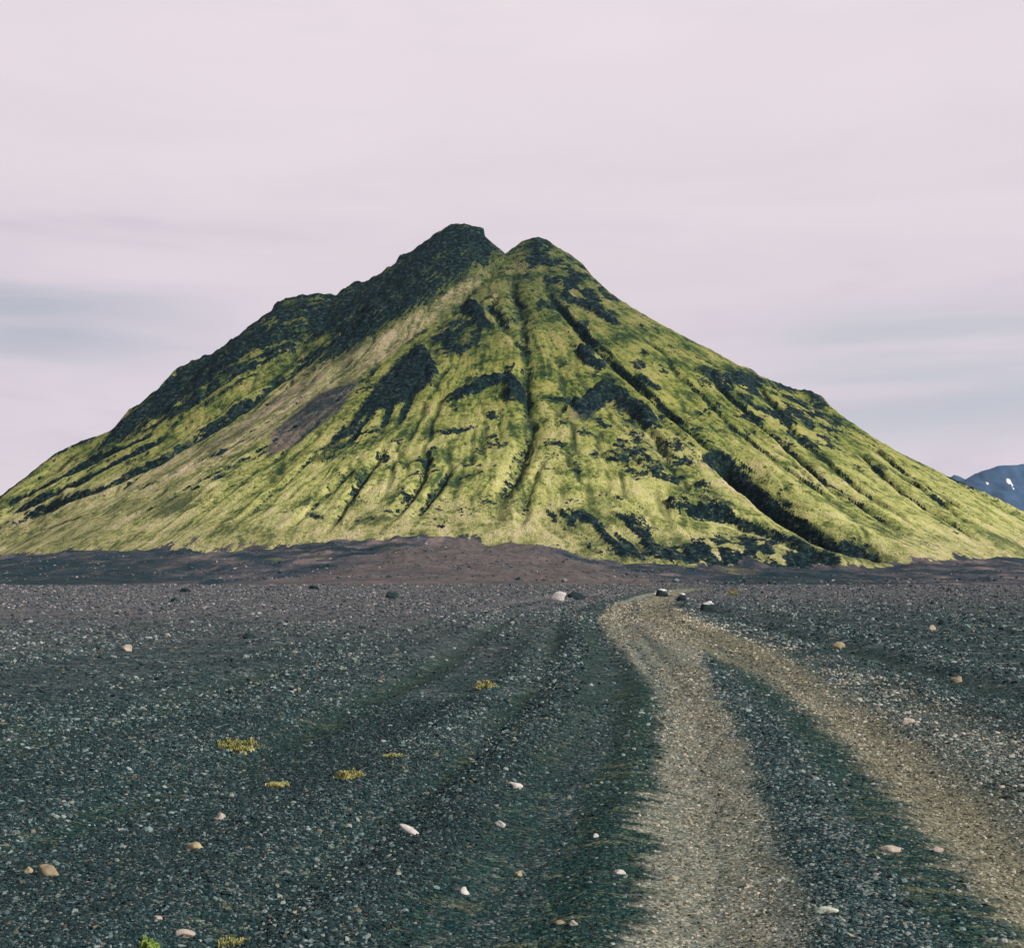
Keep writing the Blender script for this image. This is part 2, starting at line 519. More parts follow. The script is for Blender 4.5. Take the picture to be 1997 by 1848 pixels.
# ------------------------------------------------------------------ ground and road meshes
az = np.concatenate([np.linspace(-180, -60, 40)[:-1], np.linspace(-60, -30, 90)[:-1], np.linspace(-30, 30, 760),
                     np.linspace(30, 60, 90)[1:], np.linspace(60, 180, 40)[1:]])
rr = np.concatenate([[0.3, 0.7, 1.2, 1.8, 2.4], np.exp(np.linspace(math.log(3.0), math.log(330), 880)),
                     np.exp(np.linspace(math.log(332), math.log(1500), 330)), np.exp(np.linspace(math.log(1550), math.log(9000), 40))])
A, R = np.meshgrid(np.radians(az), rr)
gx, gy = (R * np.sin(A)).ravel(), (R * np.cos(A)).ravel()
gz = ground_h(gx, gy)
ROAD_HALF = 2.25
t_g = road_t(gx, np.clip(gy, -40, 260))
in_road = (np.abs(t_g) < ROAD_HALF - 0.12) & (gy > -8) & (gy < 163)
gz = gz - 0.05 * in_road
l_, r_, d_ = track_masks(gx, gy)
u_ = CX + F * gx / np.maximum(gy, 1)
fy_ = np.interp(u_, FOOT_U, FOOT_Y)
pp_ = (gy - 300) / (fy_ - 300)
wob_ = 0.10 * fbm(gx * .012, gy * .01, 4, 61)
hw_ = 70 + 520 * np.clip(1 - pp_, 0, 1)
fan_ = 1 - sm(np.abs(u_ - 950) / hw_ + 2.5 * wob_, 0.75, 1.15)
dark_sand_ = (1 - sm(u_, 150, 560)) * (1 - sm(pp_ + wob_, 0.78, 0.95))
dark_sand_ = dark_sand_ + sm(u_, 1360, 1440) * (1 - sm(u_, 1640, 1740)) * (1 - sm(pp_ + wob_, 0.80, 0.95))
pat_ = fbm(gx * .016, gy * .02, 4, 63)
dark_sand_ = dark_sand_ * (0.65 + 0.35 * sm(pat_, -0.2, 0.15))
dark_sand_ = np.maximum(dark_sand_, sm(pat_, 0.02, 0.16) * sm(u_, 520, 590) * (1 - sm(u_, 760, 860)) * sm(pp_, 0.72, 0.86))
dark_sand_ = np.clip(np.maximum(dark_sand_, 0.7 * sm(pat_, 0.10, 0.25) * (1 - 0.6 * fan_)), 0, 1)
tuft2_ = np.exp(-((u_ - 1432) / 30) ** 2) * np.exp(-((pp_ - 0.78) / 0.10) ** 2)
tuft_ = sm(fbm(gx * 0.05, gy * 0.03, 4, 65), 0.18, 0.34) * np.exp(-((pp_ - 0.80) / 0.07) ** 2) * sm(u_, 480, 600) * (1 - sm(u_, 760, 840)) * 0.9
tuft_ = np.clip(tuft_ + tuft2_ * sm(fbm(gx * 0.06, gy * 0.05, 3, 66), -0.2, 0.1), 0, 1)
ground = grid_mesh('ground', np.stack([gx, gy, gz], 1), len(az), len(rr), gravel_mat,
                   dict(lrut=l_, rrut=r_, dark=d_, fan=fan_, dark_sand=dark_sand_, tuft=tuft_, dust=dust_mask(gx, gy)))
ground['kind'] = 'structure'

ry = np.concatenate([np.linspace(-9, 3, 120)[:-1], np.exp(np.linspace(math.log(3), math.log(165), 1500))])
rt = np.linspace(-ROAD_HALF, ROAD_HALF, 150)
T, Yc = np.meshgrid(rt, ry)
slope = np.interp(Yc, _ys, np.gradient(_xs, _ys))
nrm = np.sqrt(1 + slope ** 2)
wob = 0.06 * fbm(Yc * 0.8, T * 0, 3, 71) + np.sign(T) * 0.05 * fbm(Yc * 2.1, np.sign(T) * 5, 2, 72)
Te = T + wob * sm(np.abs(T), 1.6, 2.25)
px_, py_ = road_x(Yc) + Te / nrm, Yc - Te * slope / nrm
pz_ = ground_h(px_, py_) + 0.004
edge = sm(np.abs(T), ROAD_HALF - 0.10, ROAD_HALF)
pz_ = pz_ - 0.05 * edge
l_, r_, d_ = track_masks(px_, py_)
zer = np.zeros(px_.size)
road = grid_mesh('road', np.stack([px_.ravel(), py_.ravel(), pz_.ravel()], 1), len(rt), len(ry), road_mat,
                 dict(lrut=l_, rrut=r_, dark=d_, fan=zer, dark_sand=zer, tuft=zer, dust=0.3 * dust_mask(px_, py_)))
road['kind'] = 'structure'

# ------------------------------------------------------------------ the mountain
MX0, MX1, MY0, MY1, STEP = -880, 880, 740, 1960, 1.6
mx = np.arange(MX0, MX1, STEP)
my = np.concatenate([np.arange(MY0, 1480, STEP), np.arange(1480, MY1, 8.0)])
X, Y = np.meshgrid(mx, my)


# domain warp so that spurs are not straight-sided
wx = 8 * fbm(X * 0.012, Y * 0.012, 3, 81) + 2.5 * fbm(X * 0.05, Y * 0.05, 3, 82)
wy = 8 * fbm(X * 0.012, Y * 0.012, 3, 84) + 2.5 * fbm(X * 0.05, Y * 0.05, 3, 85)
fadew = sm(1392 - Y, 10, 90)
Z = env(X + wx * fadew, Y + wy * fadew)
SU = np.array([p[0] for p in SIL], float)
SV = np.array([p[1] for p in SIL], float)
SY = np.array([p[2] for p in SIL], float)
UU = CX + F * X / Y
JAG = 1 + 1.6 * sm(UU, 190, 240) * (1 - sm(UU, 780, 860)) + 0.8 * sm(UU, 1430, 1460) * (1 - sm(UU, 1600, 1650))
VS = np.interp(UU, SU, SV) + JAG * (1.5 * perlin(UU * 0.09, UU * 0, 33) + 1.3 * np.abs(perlin(UU * 0.23, UU * 0, 34)) - 0.5)
YS = np.interp(UU, SU, SY)
ZCAP = EYE + (HZ - VS) / F * Y           # heights clipped along camera sight lines to the crest line in image pixels
ZCREST = EYE + (HZ - VS) / F * YS
Z = np.maximum(Z, ZCREST - 1.7 * np.abs(Y - YS))
Z = np.minimum(Z, ZCAP)
GH = ground_h(X, Y)
BASE = np.maximum(Z, GH)


def sample(field, x, y):
    i = np.clip((x - MX0) / STEP, 0, len(mx) - 1.001)
    jj = np.interp(y, my, np.arange(len(my)))
    j0 = np.clip(np.floor(jj).astype(int), 0, len(my) - 2)
    i0 = np.floor(i).astype(int)
    fi, fj = i - i0, jj - j0
    return (field[j0, i0] * (1 - fi) * (1 - fj) + field[j0, i0 + 1] * fi * (1 - fj) + field[j0 + 1, i0] * (1 - fi) * fj + field[j0 + 1, i0 + 1] * fi * fj)


_march = np.arange(790, 1440, 1.0)


def hit(u, v):
    for _ in range(60):
        x = (u - CX) / F * _march
        zr = EYE + (HZ - v) / F * _march
        s = sample(BASE, x, _march)
        k = np.nonzero(s >= zr)[0]
        if len(k):
            return (x[k[0]], _march[k[0]])
        v += 2
    return ((u - CX) / F * 1390, 1390)


def world_line(pts):
    dense = []
    for a, b in zip(pts[:-1], pts[1:]):
        n = max(2, int(math.hypot(a[0] - b[0], a[1] - b[1]) / 25))
        for k in range(n):
            dense.append((a[0] + (b[0] - a[0]) * k / n, a[1] + (b[1] - a[1]) * k / n))
    dense.append(pts[-1])
    return [hit(*p) for p in dense]


def window(pw, pad):
    xs = [p[0] for p in pw]
    ys = [p[1] for p in pw]
    i0 = max(0, int((min(xs) - pad - MX0) / STEP))
    i1 = min(len(mx), int((max(xs) + pad - MX0) / STEP) + 2)
    j0 = max(0, np.searchsorted(my, min(ys) - pad))
    j1 = min(len(my), np.searchsorted(my, max(ys) + pad) + 1)
    return slice(j0, j1), slice(i0, i1)


def line_dist(pw, sl2):
    x, y = X[sl2], Y[sl2]
    best = np.full(x.shape, 1e9)
    tt = np.zeros(x.shape)
    n = len(pw) - 1
    for k in range(n):
        a, b = pw[k], pw[k + 1]
        ex, ey = b[0] - a[0], b[1] - a[1]
        t = np.clip(((x - a[0]) * ex + (y - a[1]) * ey) / (ex * ex + ey * ey + 1e-9), 0, 1)
        d = np.hypot(x - a[0] - t * ex, y - a[1] - t * ey)
        m_ = d < best
        best = np.where(m_, d, best)
        tt = np.where(m_, (k + t) / n, tt)
    return best, tt


WN = 7 * fbm(X * 0.03, Y * 0.03, 4, 91)
MOT = fbm(X * 0.055, Y * 0.045, 5, 92, 0.62)           # mottling
# down-slope streaks: polar noise about the summit
AX, AY = pt(955, 0, 1395)[0], 1395.0
TH = np.arctan2(X - AX, -(Y - AY))
RD = np.hypot(X - AX, Y - AY)
THW = TH + 0.05 * fbm(X * 0.01, Y * 0.01, 3, 94)
STR = fbm(THW * 42, RD * 0.005, 4, 95, 0.6)
STRF = fbm(THW * 150, RD * 0.009, 3, 96, 0.6)
rock = np.zeros(X.shape)  # dark lava rock, plus painted shade of gullies and left-facing slopes
scree = np.zeros(X.shape)
tan_ = np.zeros(X.shape)
dZ = np.zeros(X.shape)


def gully(pts, depth, wid, dark, taper=(0.15, 0.85)):
    pw = world_line(pts)
    s2 = window(pw, wid * 4)
    d, t = line_dist(pw, s2)
    d = np.abs(d + 0.35 * WN[s2])
    f = sm(t, -0.01, taper[0]) * (1 - sm(t, taper[1], 1.01) * 0.7)
    dZ[s2] -= depth * f * np.exp(-(d / wid) ** 2)
    dZ[s2] += 0.22 * depth * f * np.exp(-((d - 2.1 * wid) / wid) ** 2)
    rock[s2] = np.maximum(rock[s2], dark * f * (1 - sm(d, wid * 0.35, wid * 1.0)))  # shade in the gully, coloured in as dark rock


def crag(pts, height, wid, dark):
    pw = world_line(pts)
    s2 = window(pw, wid * 4)
    d, t = line_dist(pw, s2)
    d = np.abs(d + 0.5 * WN[s2])
    f = sm(t, -0.01, 0.12) * (1 - sm(t, 0.88, 1.01))
    dZ[s2] += height * f * np.exp(-(d / wid) ** 4) * (0.75 + 0.9 * MOT[s2])
    rock[s2] = np.maximum(rock[s2], dark * f * (1 - sm(d, wid * 0.7, wid * 1.3)))


def scarp(pts, depth, wid, dark=0.0, taper=(0.15, 0.8), back=0.25):
    """a break of slope: the ground drops away to the left of the line (looking at the face) and recovers slowly"""
    pw = world_line(pts)
    s2 = window(pw, wid * 4)
    x, y = X[s2], Y[s2]
    d, t = line_dist(pw, s2)
    side = np.zeros(x.shape)
    best = np.full(x.shape, 1e9)
    for a, b in zip(pw[:-1], pw[1:]):
        ex, ey = b[0] - a[0], b[1] - a[1]
        tt = np.clip(((x - a[0]) * ex + (y - a[1]) * ey) / (ex * ex + ey * ey + 1e-9), 0, 1)
        dd = np.hypot(x - a[0] - tt * ex, y - a[1] - tt * ey)
        cr = ex * (y - a[1]) - ey * (x - a[0])
        m_ = dd < best
        best = np.where(m_, dd, best)
        side = np.where(m_, np.sign(cr), side)
    sd = -side * d + 0.5 * WN[s2]          # positive on the dropping side
    f = sm(t, -0.01, taper[0]) * (1 - sm(t, taper[1], 1.01))
    drop = sm(sd, 0, wid * 0.75) * np.exp(-np.clip(sd - wid * 0.75, 0, None) / (wid * 1.1))
    lip = np.exp(-(np.clip(-sd, 0, None) / (wid * 0.8))) * (sd < 0) + (sd >= 0) * np.exp(-np.clip(sd, 0, None) / (wid * 0.25))
    dZ[s2] += f * depth * (back * lip - drop)
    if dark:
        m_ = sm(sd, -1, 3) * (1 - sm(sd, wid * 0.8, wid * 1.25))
        rock[s2] = np.maximum(rock[s2], dark * f * m_)  # shade of the dropping face, put into the rock colour


def area(target, poly, amount, soft, mottle=0.0, thr=0.0, streaks=0.0, grow=1.7):
    soft = soft * grow
    pw = world_line(poly + [poly[0]])
    s2 = window(pw, soft * 3)
    d, _ = line_dist(pw, s2)
    x, y = X[s2], Y[s2]
    inside = np.zeros(x.shape, bool)
    for a, b in zip(pw[:-1], pw[1:]):
        cnd = (a[1] > y) != (b[1] > y)
        xi = (b[0] - a[0]) * (y - a[1]) / (b[1] - a[1] + 1e-12) + a[0]
        inside ^= cnd & (x < xi)
    sd = np.where(inside, d, -d) + WN[s2] * min(1.0, soft / 8)
    mval = sm(sd, -soft, soft) * amount
    if mottle:
        nz = MOT[s2] * (1 - streaks) + STR[s2] * streaks
        mval = mval * (1 - mottle + mottle * sm(nz, thr - 0.06, thr + 0.10))
    target[s2] = np.maximum(target[s2], mval)
    return s2, sm(sd, -soft, soft)


# gullies, the shade inside them darkened in colour too
gully([(1003, 505), (1000, 560), (1022, 640), (1026, 700), (1022, 770), (1036, 830), (1015, 900), (985, 960), (962, 1025)], 5, 7, 0.45)
gully([(1060, 560), (1090, 602), (1150, 668), (1250, 762), (1330, 832), (1400, 888)], 4, 3.5, 0.5)
gully([(1390, 878), (1440, 915), (1500, 962), (1560, 1010), (1630, 1058), (1720, 1078)], 17, 15, 0.95, (0.1, 0.9))
gully([(655, 640), (560, 738), (440, 822), (330, 892), (200, 952), (0, 1030)], 5, 5, 0.8)
gully([(330, 852), (180, 930), (20, 1005)], 5, 4, 0.7)
gully([(300, 850), (170, 905), (60, 965), (0, 995)], 5, 4, 0.8)
gully([(760, 700), (640, 790), (480, 895), (300, 985)], 3, 3, 0.45)
gully([(520, 840), (380, 905), (180, 1000), (40, 1050)], 3, 3, 0.5)
gully([(700, 690), (600, 770), (480, 850), (420, 890)], 5, 4.5, 0.6)
gully([(560, 860), (420, 935), (250, 1010)], 3, 3.5, 0.45)
gully([(885, 905), (850, 960), (805, 1012)], 4, 3.5, 0.55)
gully([(835, 880), (825, 935), (765, 1012)], 4, 3.5, 0.5)
gully([(700, 900), (640, 960), (560, 1030)], 4, 4, 0.5)
gully([(760, 860), (690, 960), (640, 1035)], 4, 3.5, 0.5)
gully([(620, 880), (570, 930), (470, 1010)], 4, 4, 0.5)
gully([(1060, 890), (1030, 960), (1015, 1030)], 4, 3.5, 0.4)
gully([(1480, 820), (1600, 930), (1760, 1040)], 5, 5, 0.5)
gully([(1350, 700), (1450, 800), (1560, 900), (1650, 985)], 4, 4, 0.45)
gully([(1650, 860), (1760, 960), (1900, 1050)], 5, 5, 0.55)
gully([(1760, 915), (1860, 985), (1980, 1050)], 4, 4, 0.5)
gully([(985, 560), (955, 600), (990, 650), (1020, 680)], 4, 4, 0.4)
# sharp-edged spurs, their shaded left faces also painted dark
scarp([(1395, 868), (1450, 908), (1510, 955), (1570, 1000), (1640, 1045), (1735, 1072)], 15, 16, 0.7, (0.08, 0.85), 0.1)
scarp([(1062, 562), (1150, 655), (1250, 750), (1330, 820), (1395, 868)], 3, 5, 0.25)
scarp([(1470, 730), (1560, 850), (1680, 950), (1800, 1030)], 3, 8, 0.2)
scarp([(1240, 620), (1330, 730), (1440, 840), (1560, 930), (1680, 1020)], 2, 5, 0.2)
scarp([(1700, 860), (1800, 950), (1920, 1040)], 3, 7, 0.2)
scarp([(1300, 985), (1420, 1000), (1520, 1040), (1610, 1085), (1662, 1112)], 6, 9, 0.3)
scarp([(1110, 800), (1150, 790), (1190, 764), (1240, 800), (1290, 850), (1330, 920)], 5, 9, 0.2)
# crags
crag([(812, 676), (838, 706), (848, 742)], 4, 5, 0.9)
crag([(915, 585), (935, 620), (950, 648)], 4, 6, 0.9)
crag([(862, 792), (900, 772), (950, 752), (985, 740), (1008, 758), (1000, 796)], 9, 7, 0.9)
crag([(1138, 682), (1150, 708), (1182, 716)], 8, 7, 0.9)
crag([(1108, 806), (1150, 792), (1190, 764), (1240, 800), (1278, 830)], 9, 9, 0.85)
crag([(1180, 900), (1230, 890), (1290, 925)], 6, 8, 0.6)
crag([(1090, 575), (1150, 600), (1205, 636)], 7, 7, 0.9)
crag([(1240, 735), (1285, 765)], 4, 6, 0.75)
crag([(775, 505), (800, 496)], 3, 5, 1.0)
crag([(1360, 730), (1420, 745), (1470, 738)], 5, 9, 0.8)
crag([(1300, 990), (1380, 985), (1440, 1000)], 6, 8, 0.55)
# dark rock and broken ground; shade of left-facing slopes painted into the same mask
area(rock, [(812, 668), (836, 702), (848, 745), (800, 780), (742, 800), (690, 812), (742, 738)], 1.0, 5, 0.25, -0.1, 0.6, grow=1.2)  # triangular face: shade of its left-facing slope painted over the rock
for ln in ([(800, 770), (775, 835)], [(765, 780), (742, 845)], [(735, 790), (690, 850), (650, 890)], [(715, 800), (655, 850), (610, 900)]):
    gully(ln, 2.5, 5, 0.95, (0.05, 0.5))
area(rock, [(880, 530), (908, 546), (850, 583), (760, 636), (660, 702), (600, 742), (565, 716), (640, 655), (700, 664), (790, 592)], 0.95, 6, 0.85, -0.04, 0.75)
area(rock, [(1000, 488), (1050, 464), (1082, 482), (1120, 520), (1060, 530), (1010, 520)], 0.95, 6, 0.75, -0.08)
area(rock, [(862, 440), (944, 446), (950, 470), (975, 492), (930, 500), (880, 480), (840, 500)], 1.0, 5, 0.3, -0.1)
area(rock, [(900, 520), (960, 500), (985, 496), (960, 512), (900, 540), (880, 535)], 0.9, 4, 0.6, -0.05)
area(rock, [(690, 812), (740, 800), (640, 900), (600, 905)], 0.8, 5, 0.5, -0.05)
area(rock, [(915, 580), (948, 645), (925, 695), (850, 695), (835, 660), (880, 620)], 1.0, 6, 0.7, -0.08)
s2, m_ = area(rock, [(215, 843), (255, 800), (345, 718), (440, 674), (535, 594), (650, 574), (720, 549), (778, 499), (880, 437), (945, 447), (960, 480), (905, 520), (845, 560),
             (790, 592), (700, 664), (645, 655), (560, 690), (470, 745), (400, 792), (310, 830), (230, 868), (170, 895)], 1.0, 8, 0.85, -0.03, 0.55)  # band under the left skyline: rock, with its shade painted in
dZ[s2] += m_ * 3.5 * MOT[s2] * fadew[s2]
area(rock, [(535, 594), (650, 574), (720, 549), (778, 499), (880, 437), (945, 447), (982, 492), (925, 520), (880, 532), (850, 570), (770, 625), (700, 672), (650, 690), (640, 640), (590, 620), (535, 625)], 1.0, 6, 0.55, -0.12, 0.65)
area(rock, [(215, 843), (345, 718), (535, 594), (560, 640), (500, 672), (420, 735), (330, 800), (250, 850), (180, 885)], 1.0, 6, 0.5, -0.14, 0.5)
area(scree, [(640, 705), (760, 625), (850, 575), (890, 562), (820, 605), (700, 692), (620, 745)], 0.5, 6, 0.6, -0.05, 0.7)
area(rock, [(1060, 470), (1140, 520), (1205, 590), (1215, 640), (1150, 612), (1090, 572), (1015, 540), (1015, 490)], 0.95, 8, 0.95, -0.03)
area(rock, [(1200, 790), (1330, 850), (1410, 975), (1330, 955), (1220, 920)], 0.95, 9, 0.95, 0.0)
s2, m_ = area(rock, [(1040, 980), (1250, 1005), (1300, 1075), (1240, 1098), (1180, 1090), (1090, 1060)], 0.9, 8, 0.95, -0.02, 0.75)
dZ[s2] += m_ * 5 * STR[s2]
area(rock, [(1340, 712), (1470, 722), (1600, 772), (1660, 850), (1610, 890), (1500, 840), (1400, 800)], 0.95, 9, 0.95, 0.0)
area(rock, [(1240, 1088), (1330, 1050), (1450, 1035), (1560, 1052), (1662, 1112), (1400, 1112), (1230, 1108)], 0.95, 6, 0.8, -0.12)
area(rock, [(1030, 870), (1060, 700), (1180, 700), (1230, 900), (1150, 960)], 0.7, 10, 1.0, 0.16)
area(rock, [(560, 960), (760, 830), (990, 800), (1000, 980), (820, 1010), (560, 1040)], 0.7, 14, 1.0, 0.20)
area(scree, [(705, 742), (665, 800), (570, 870), (515, 898), (530, 842), (620, 772)], 1.0, 7)
area(scree, [(560, 760), (700, 680), (690, 710), (560, 800), (400, 890), (380, 880)], 0.5, 8, 0.7, 0.0, 0.9)
area(scree, [(1100, 780), (1190, 770), (1160, 820), (1110, 820)], 0.8, 5, 0.3, 0)
area(tan_, [(928, 538), (905, 549), (850, 588), (760, 645), (660, 706), (560, 766), (440, 846), (300, 926), (300, 952), (450, 884), (600, 802), (700, 742), (790, 670), (860, 612), (918, 574), (936, 555)], 0.95, 5, 0.3, -0.15, 0.6, grow=1.0)
area(tan_, [(1330, 880), (1440, 930), (1560, 1020), (1520, 1020), (1400, 960)], 0.7, 8, 0.6, -0.05)
area(tan_, [(-40, 1050), (0, 1020), (300, 900), (650, 690), (760, 660), (600, 800), (420, 940), (330, 1030), (100, 1075), (-40, 1085)], 0.75, 16, 0.45, -0.12, 0.9)
area(tan_, [(1220, 820), (1300, 850), (1330, 900), (1250, 880)], 0.6, 8, 0.5, 0)

tan_paint = tan_.copy()
# general relief: rills, lumps, grain; quiet right at the skyline so that the outline keeps its shape
calm = 0.25 + 0.75 * fadew
hrel = np.clip((Z - GH) / 60, 0, 1)
dZ += calm * hrel * (1.2 * STR + 1.2 * STRF)
dZ += calm * hrel * (1.6 * fbm(X * 0.03, Y * 0.03, 4, 101) + 1.5 * MOT + 0.7 * ridged(X * 0.12, Y * 0.12, 3, 102))
dZ += rock * calm * (3.0 * fbm(X * 0.09, Y * 0.09, 4, 103) + 1.8 * ridged(X * 0.16, Y * 0.16, 3, 104) - 1.2)
skl = np.exp(-((Y - 1390) / 30) ** 2)
dZ += skl * (1.2 * fbm(X * 0.09, Y * 0.09, 3, 105) + 0.7 * fbm(X * 0.3, Y * 0.3, 2, 106))
Zf = np.minimum(np.maximum(Z + dZ, ZCREST - 2.0 * np.abs(Y - YS)), ZCAP)

# let water find its way: drainage on the finished surface cuts and darkens thin rills
sub = 2
zz = Zf[::sub, ::sub]
hh_, ww_ = zz.shape
pad = np.pad(zz, 1, constant_values=1e9)
best = np.full(zz.shape, -1e9)
rcv = np.zeros(zz.shape, int)
idx = np.arange(zz.size).reshape(zz.shape)
yr = my[::sub]
for dj in (-1, 0, 1):
    for di in (-1, 0, 1):
        if dj == 0 and di == 0:
            continue
        nb = pad[1 + dj:1 + dj + hh_, 1 + di:1 + di + ww_]
        sl_ = (zz - nb) / math.hypot(dj, di)
        tgt = idx + dj * ww_ + di
        b_ = sl_ > best
        best = np.where(b_, sl_, best)
        rcv = np.where(b_, tgt, rcv)
order = np.argsort(-zz.ravel())
acc = [1.0] * zz.size
rl = np.clip(rcv.ravel(), 0, zz.size - 1).tolist()
ok = (best.ravel() > 0).tolist()
for i in order.tolist():
    if ok[i]:
        acc[rl[i]] += acc[i]
acc = np.log(np.array(acc).reshape(zz.shape))
accf = np.repeat(np.repeat(acc, sub, 0), sub, 1)[:X.shape[0], :X.shape[1]]
for _ in range(2):
    accf = (accf + np.roll(accf, 1, 0) + np.roll(accf, 1, 1) + np.roll(accf, -1, 1) + np.roll(accf, -1, 0)) / 5
rill = sm(accf, 2.3, 4.6) * hrel * calm * (my[:, None] < 1400)
Zf = Zf - 1.5 * rill

# where the moss ends above the sand
above = Zf - GH
toe = above + 5 + 8 * STR + 5 * STRF + 8 * MOT + 16 * fbm(X * 0.02, Y * 0.02, 3, 132) + 3 * fbm(X * 0.2, Y * 0.2, 3, 131)
moss = sm(toe, -2.0, 9.0)
fringe = (1 - sm(above + 14 * STRF + 12 * MOT, 8, 40))
tan_ = np.maximum(tan_, 0.55 * fringe)
low = 1 - sm(above, 15, 150)
rock = np.clip(rock, 0, 1)
steep = np.hypot(np.gradient(Zf, axis=1) / STEP, np.gradient(Zf, axis=0) / np.gradient(my)[:, None])
rock = np.maximum(rock, 0.85 * sm(steep, 1.05, 1.5))
hi = sm(Zf, 150, 330)
rock = np.maximum(rock, 0.6 * hi * sm(MOT + 0.3 * STR, 0.14, 0.28))
limb_shade = np.exp(-np.abs(Y - YS) / 9.0) * (1 - sm(UU, 1850, 1990))  # dark skyline outline: limb shading painted through the rock mask
rock = np.maximum(rock, 1.0 * limb_shade * sm(MOT, -0.42, -0.12))
scab = fbm(X * 0.035, Y * 0.03, 5, 171, 0.65)
rock = np.maximum(rock, 0.72 * sm(scab + 0.25 * STR, 0.20, 0.32) * sm(UU, 560, 700) * (1 - 0.5 * low))

rock = rock * (1 - 0.9 * np.clip(tan_paint, 0, 1) * sm(UU, 500, 620))
mm, g = new_mat('moss_lava_rock_and_shade')
P = g.n('ShaderNodeNewGeometry').outputs['Position']
nA = g.noise(P, 0.028, 6, 0.65)
nB = g.noise(P, 0.16, 5, 0.68)
nC = g.noise(P, 0.55, 3, 0.7)
nD = g.noise(P, 0.9, 3, 0.7)
stk = g.attr('streak')
blend = g.math('ADD', g.math('MULTIPLY', nA, 0.52), g.math('ADD', g.math('MULTIPLY', nB, 0.34), g.math('MULTIPLY', nC, 0.14)))
blend = g.math('MULTIPLY_ADD', g.math('SUBTRACT', blend, 0.5), 1.75, 0.5)
blend = g.math('ADD', blend, g.math('MULTIPLY', stk, 0.25))
mossc = g.ramp(blend, [(0.32, srgb(36, 56, 38)), (0.42, srgb(80, 96, 49)), (0.50, srgb(122, 130, 67)), (0.60, srgb(153, 153, 85)), (0.74, srgb(168, 153, 112))])
lowc = g.ramp(blend, [(0.32, srgb(63, 83, 52)), (0.42, srgb(126, 134, 74)), (0.51, srgb(170, 172, 105)), (0.62, srgb(193, 189, 130)), (0.74, srgb(200, 185, 152))])
hic = g.ramp(blend, [(0.32, srgb(25, 48, 42)), (0.42, srgb(61, 76, 47)), (0.52, srgb(97, 106, 63)), (0.70, srgb(136, 128, 93))])
colr = g.mix(g.attr('low'), mossc, lowc)
colr = g.mix(g.attr('high'), colr, hic)
colr = g.mix(g.math('MULTIPLY', g.attr('tan'), 0.85), colr, g.ramp(blend, [(0.36, srgb(95, 97, 70)), (0.5, srgb(146, 141, 104)), (0.64, srgb(186, 169, 146))]))
scr = g.ramp01(g.math('ADD', g.attr('scree'), g.math('MULTIPLY', g.math('SUBTRACT', nB, 0.5), 0.9)), 0.25, 0.75)
colr = g.mix(g.math('MULTIPLY', scr, 0.92), colr, g.ramp(blend, [(0.38, srgb(38, 50, 60)), (0.5, srgb(72, 72, 80)), (0.62, srgb(112, 100, 98))]))
# scattered dark lumps of lava poking through the moss
lump = g.math('SUBTRACT', 1.0, g.ramp01(g.math('ADD', g.math('MULTIPLY', nB, 0.6), g.math('MULTIPLY', nC, 0.4)), 0.39, 0.47))
colr = g.mix(g.math('MULTIPLY', g.math('MULTIPLY', lump, g.math('SUBTRACT', g.attr('lumpy'), g.attr('tan'), clamp=True)), 0.85), colr, srgb(24, 50, 42))
rock_shade = g.attr('rock')
rock_shade = g.math('ADD', rock_shade, g.math('MULTIPLY', g.math('SUBTRACT', nB, 0.5), 2.4))
rock_shade = g.math('ADD', rock_shade, g.math('MULTIPLY', g.math('SUBTRACT', nC, 0.5), 1.6))
rock_shade = g.ramp01(g.math('ADD', rock_shade, g.math('MULTIPLY', stk, 0.25)), 0.38, 0.60)
rock_shade_col = g.ramp(g.noise(P, 0.25, 5, 0.7), [(0.36, srgb(2, 15, 22)), (0.47, srgb(5, 27, 35)), (0.56, srgb(24, 48, 52)), (0.68, srgb(78, 88, 86))])  # rock taken darker to carry the shade of the left slopes
colr = g.mix(rock_shade, colr, rock_shade_col)
rl_ = g.math('MULTIPLY', g.attr('rill'), g.ramp01(g.math('ADD', nB, nC), 0.75, 1.05))
colr = g.mix(g.math('MULTIPLY', rl_, 0.85), colr, srgb(24, 50, 44))
toec = g.ramp(g.noise(P, 0.05, 5, 0.6), [(0.4, srgb(48, 58, 68)), (0.6, srgb(104, 92, 98))])
colr = g.mix(g.ramp01(g.math('ADD', g.attr('moss'), g.math('ADD', g.math('MULTIPLY', g.math('SUBTRACT', nB, 0.5), 1.6), g.math('SUBTRACT', nC, 0.5))), 0.4, 0.6), toec, colr)
hgt = g.math('ADD', g.math('MULTIPLY', nB, 1.0), g.math('ADD', g.math('MULTIPLY', nC, 0.8), g.math('MULTIPLY', nD, 0.4)))
finish(g, colr, 0.95, hgt, 1.0, 2.6, 0.1)

Zm = np.where(above > -6, Zf, GH - 6)
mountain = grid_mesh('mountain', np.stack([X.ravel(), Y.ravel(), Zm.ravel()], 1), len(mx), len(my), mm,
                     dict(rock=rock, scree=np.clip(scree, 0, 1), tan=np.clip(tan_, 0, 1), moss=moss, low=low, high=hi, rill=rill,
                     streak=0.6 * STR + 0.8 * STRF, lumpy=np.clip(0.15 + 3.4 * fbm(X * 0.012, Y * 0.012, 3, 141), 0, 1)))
mountain['kind'] = 'structure'

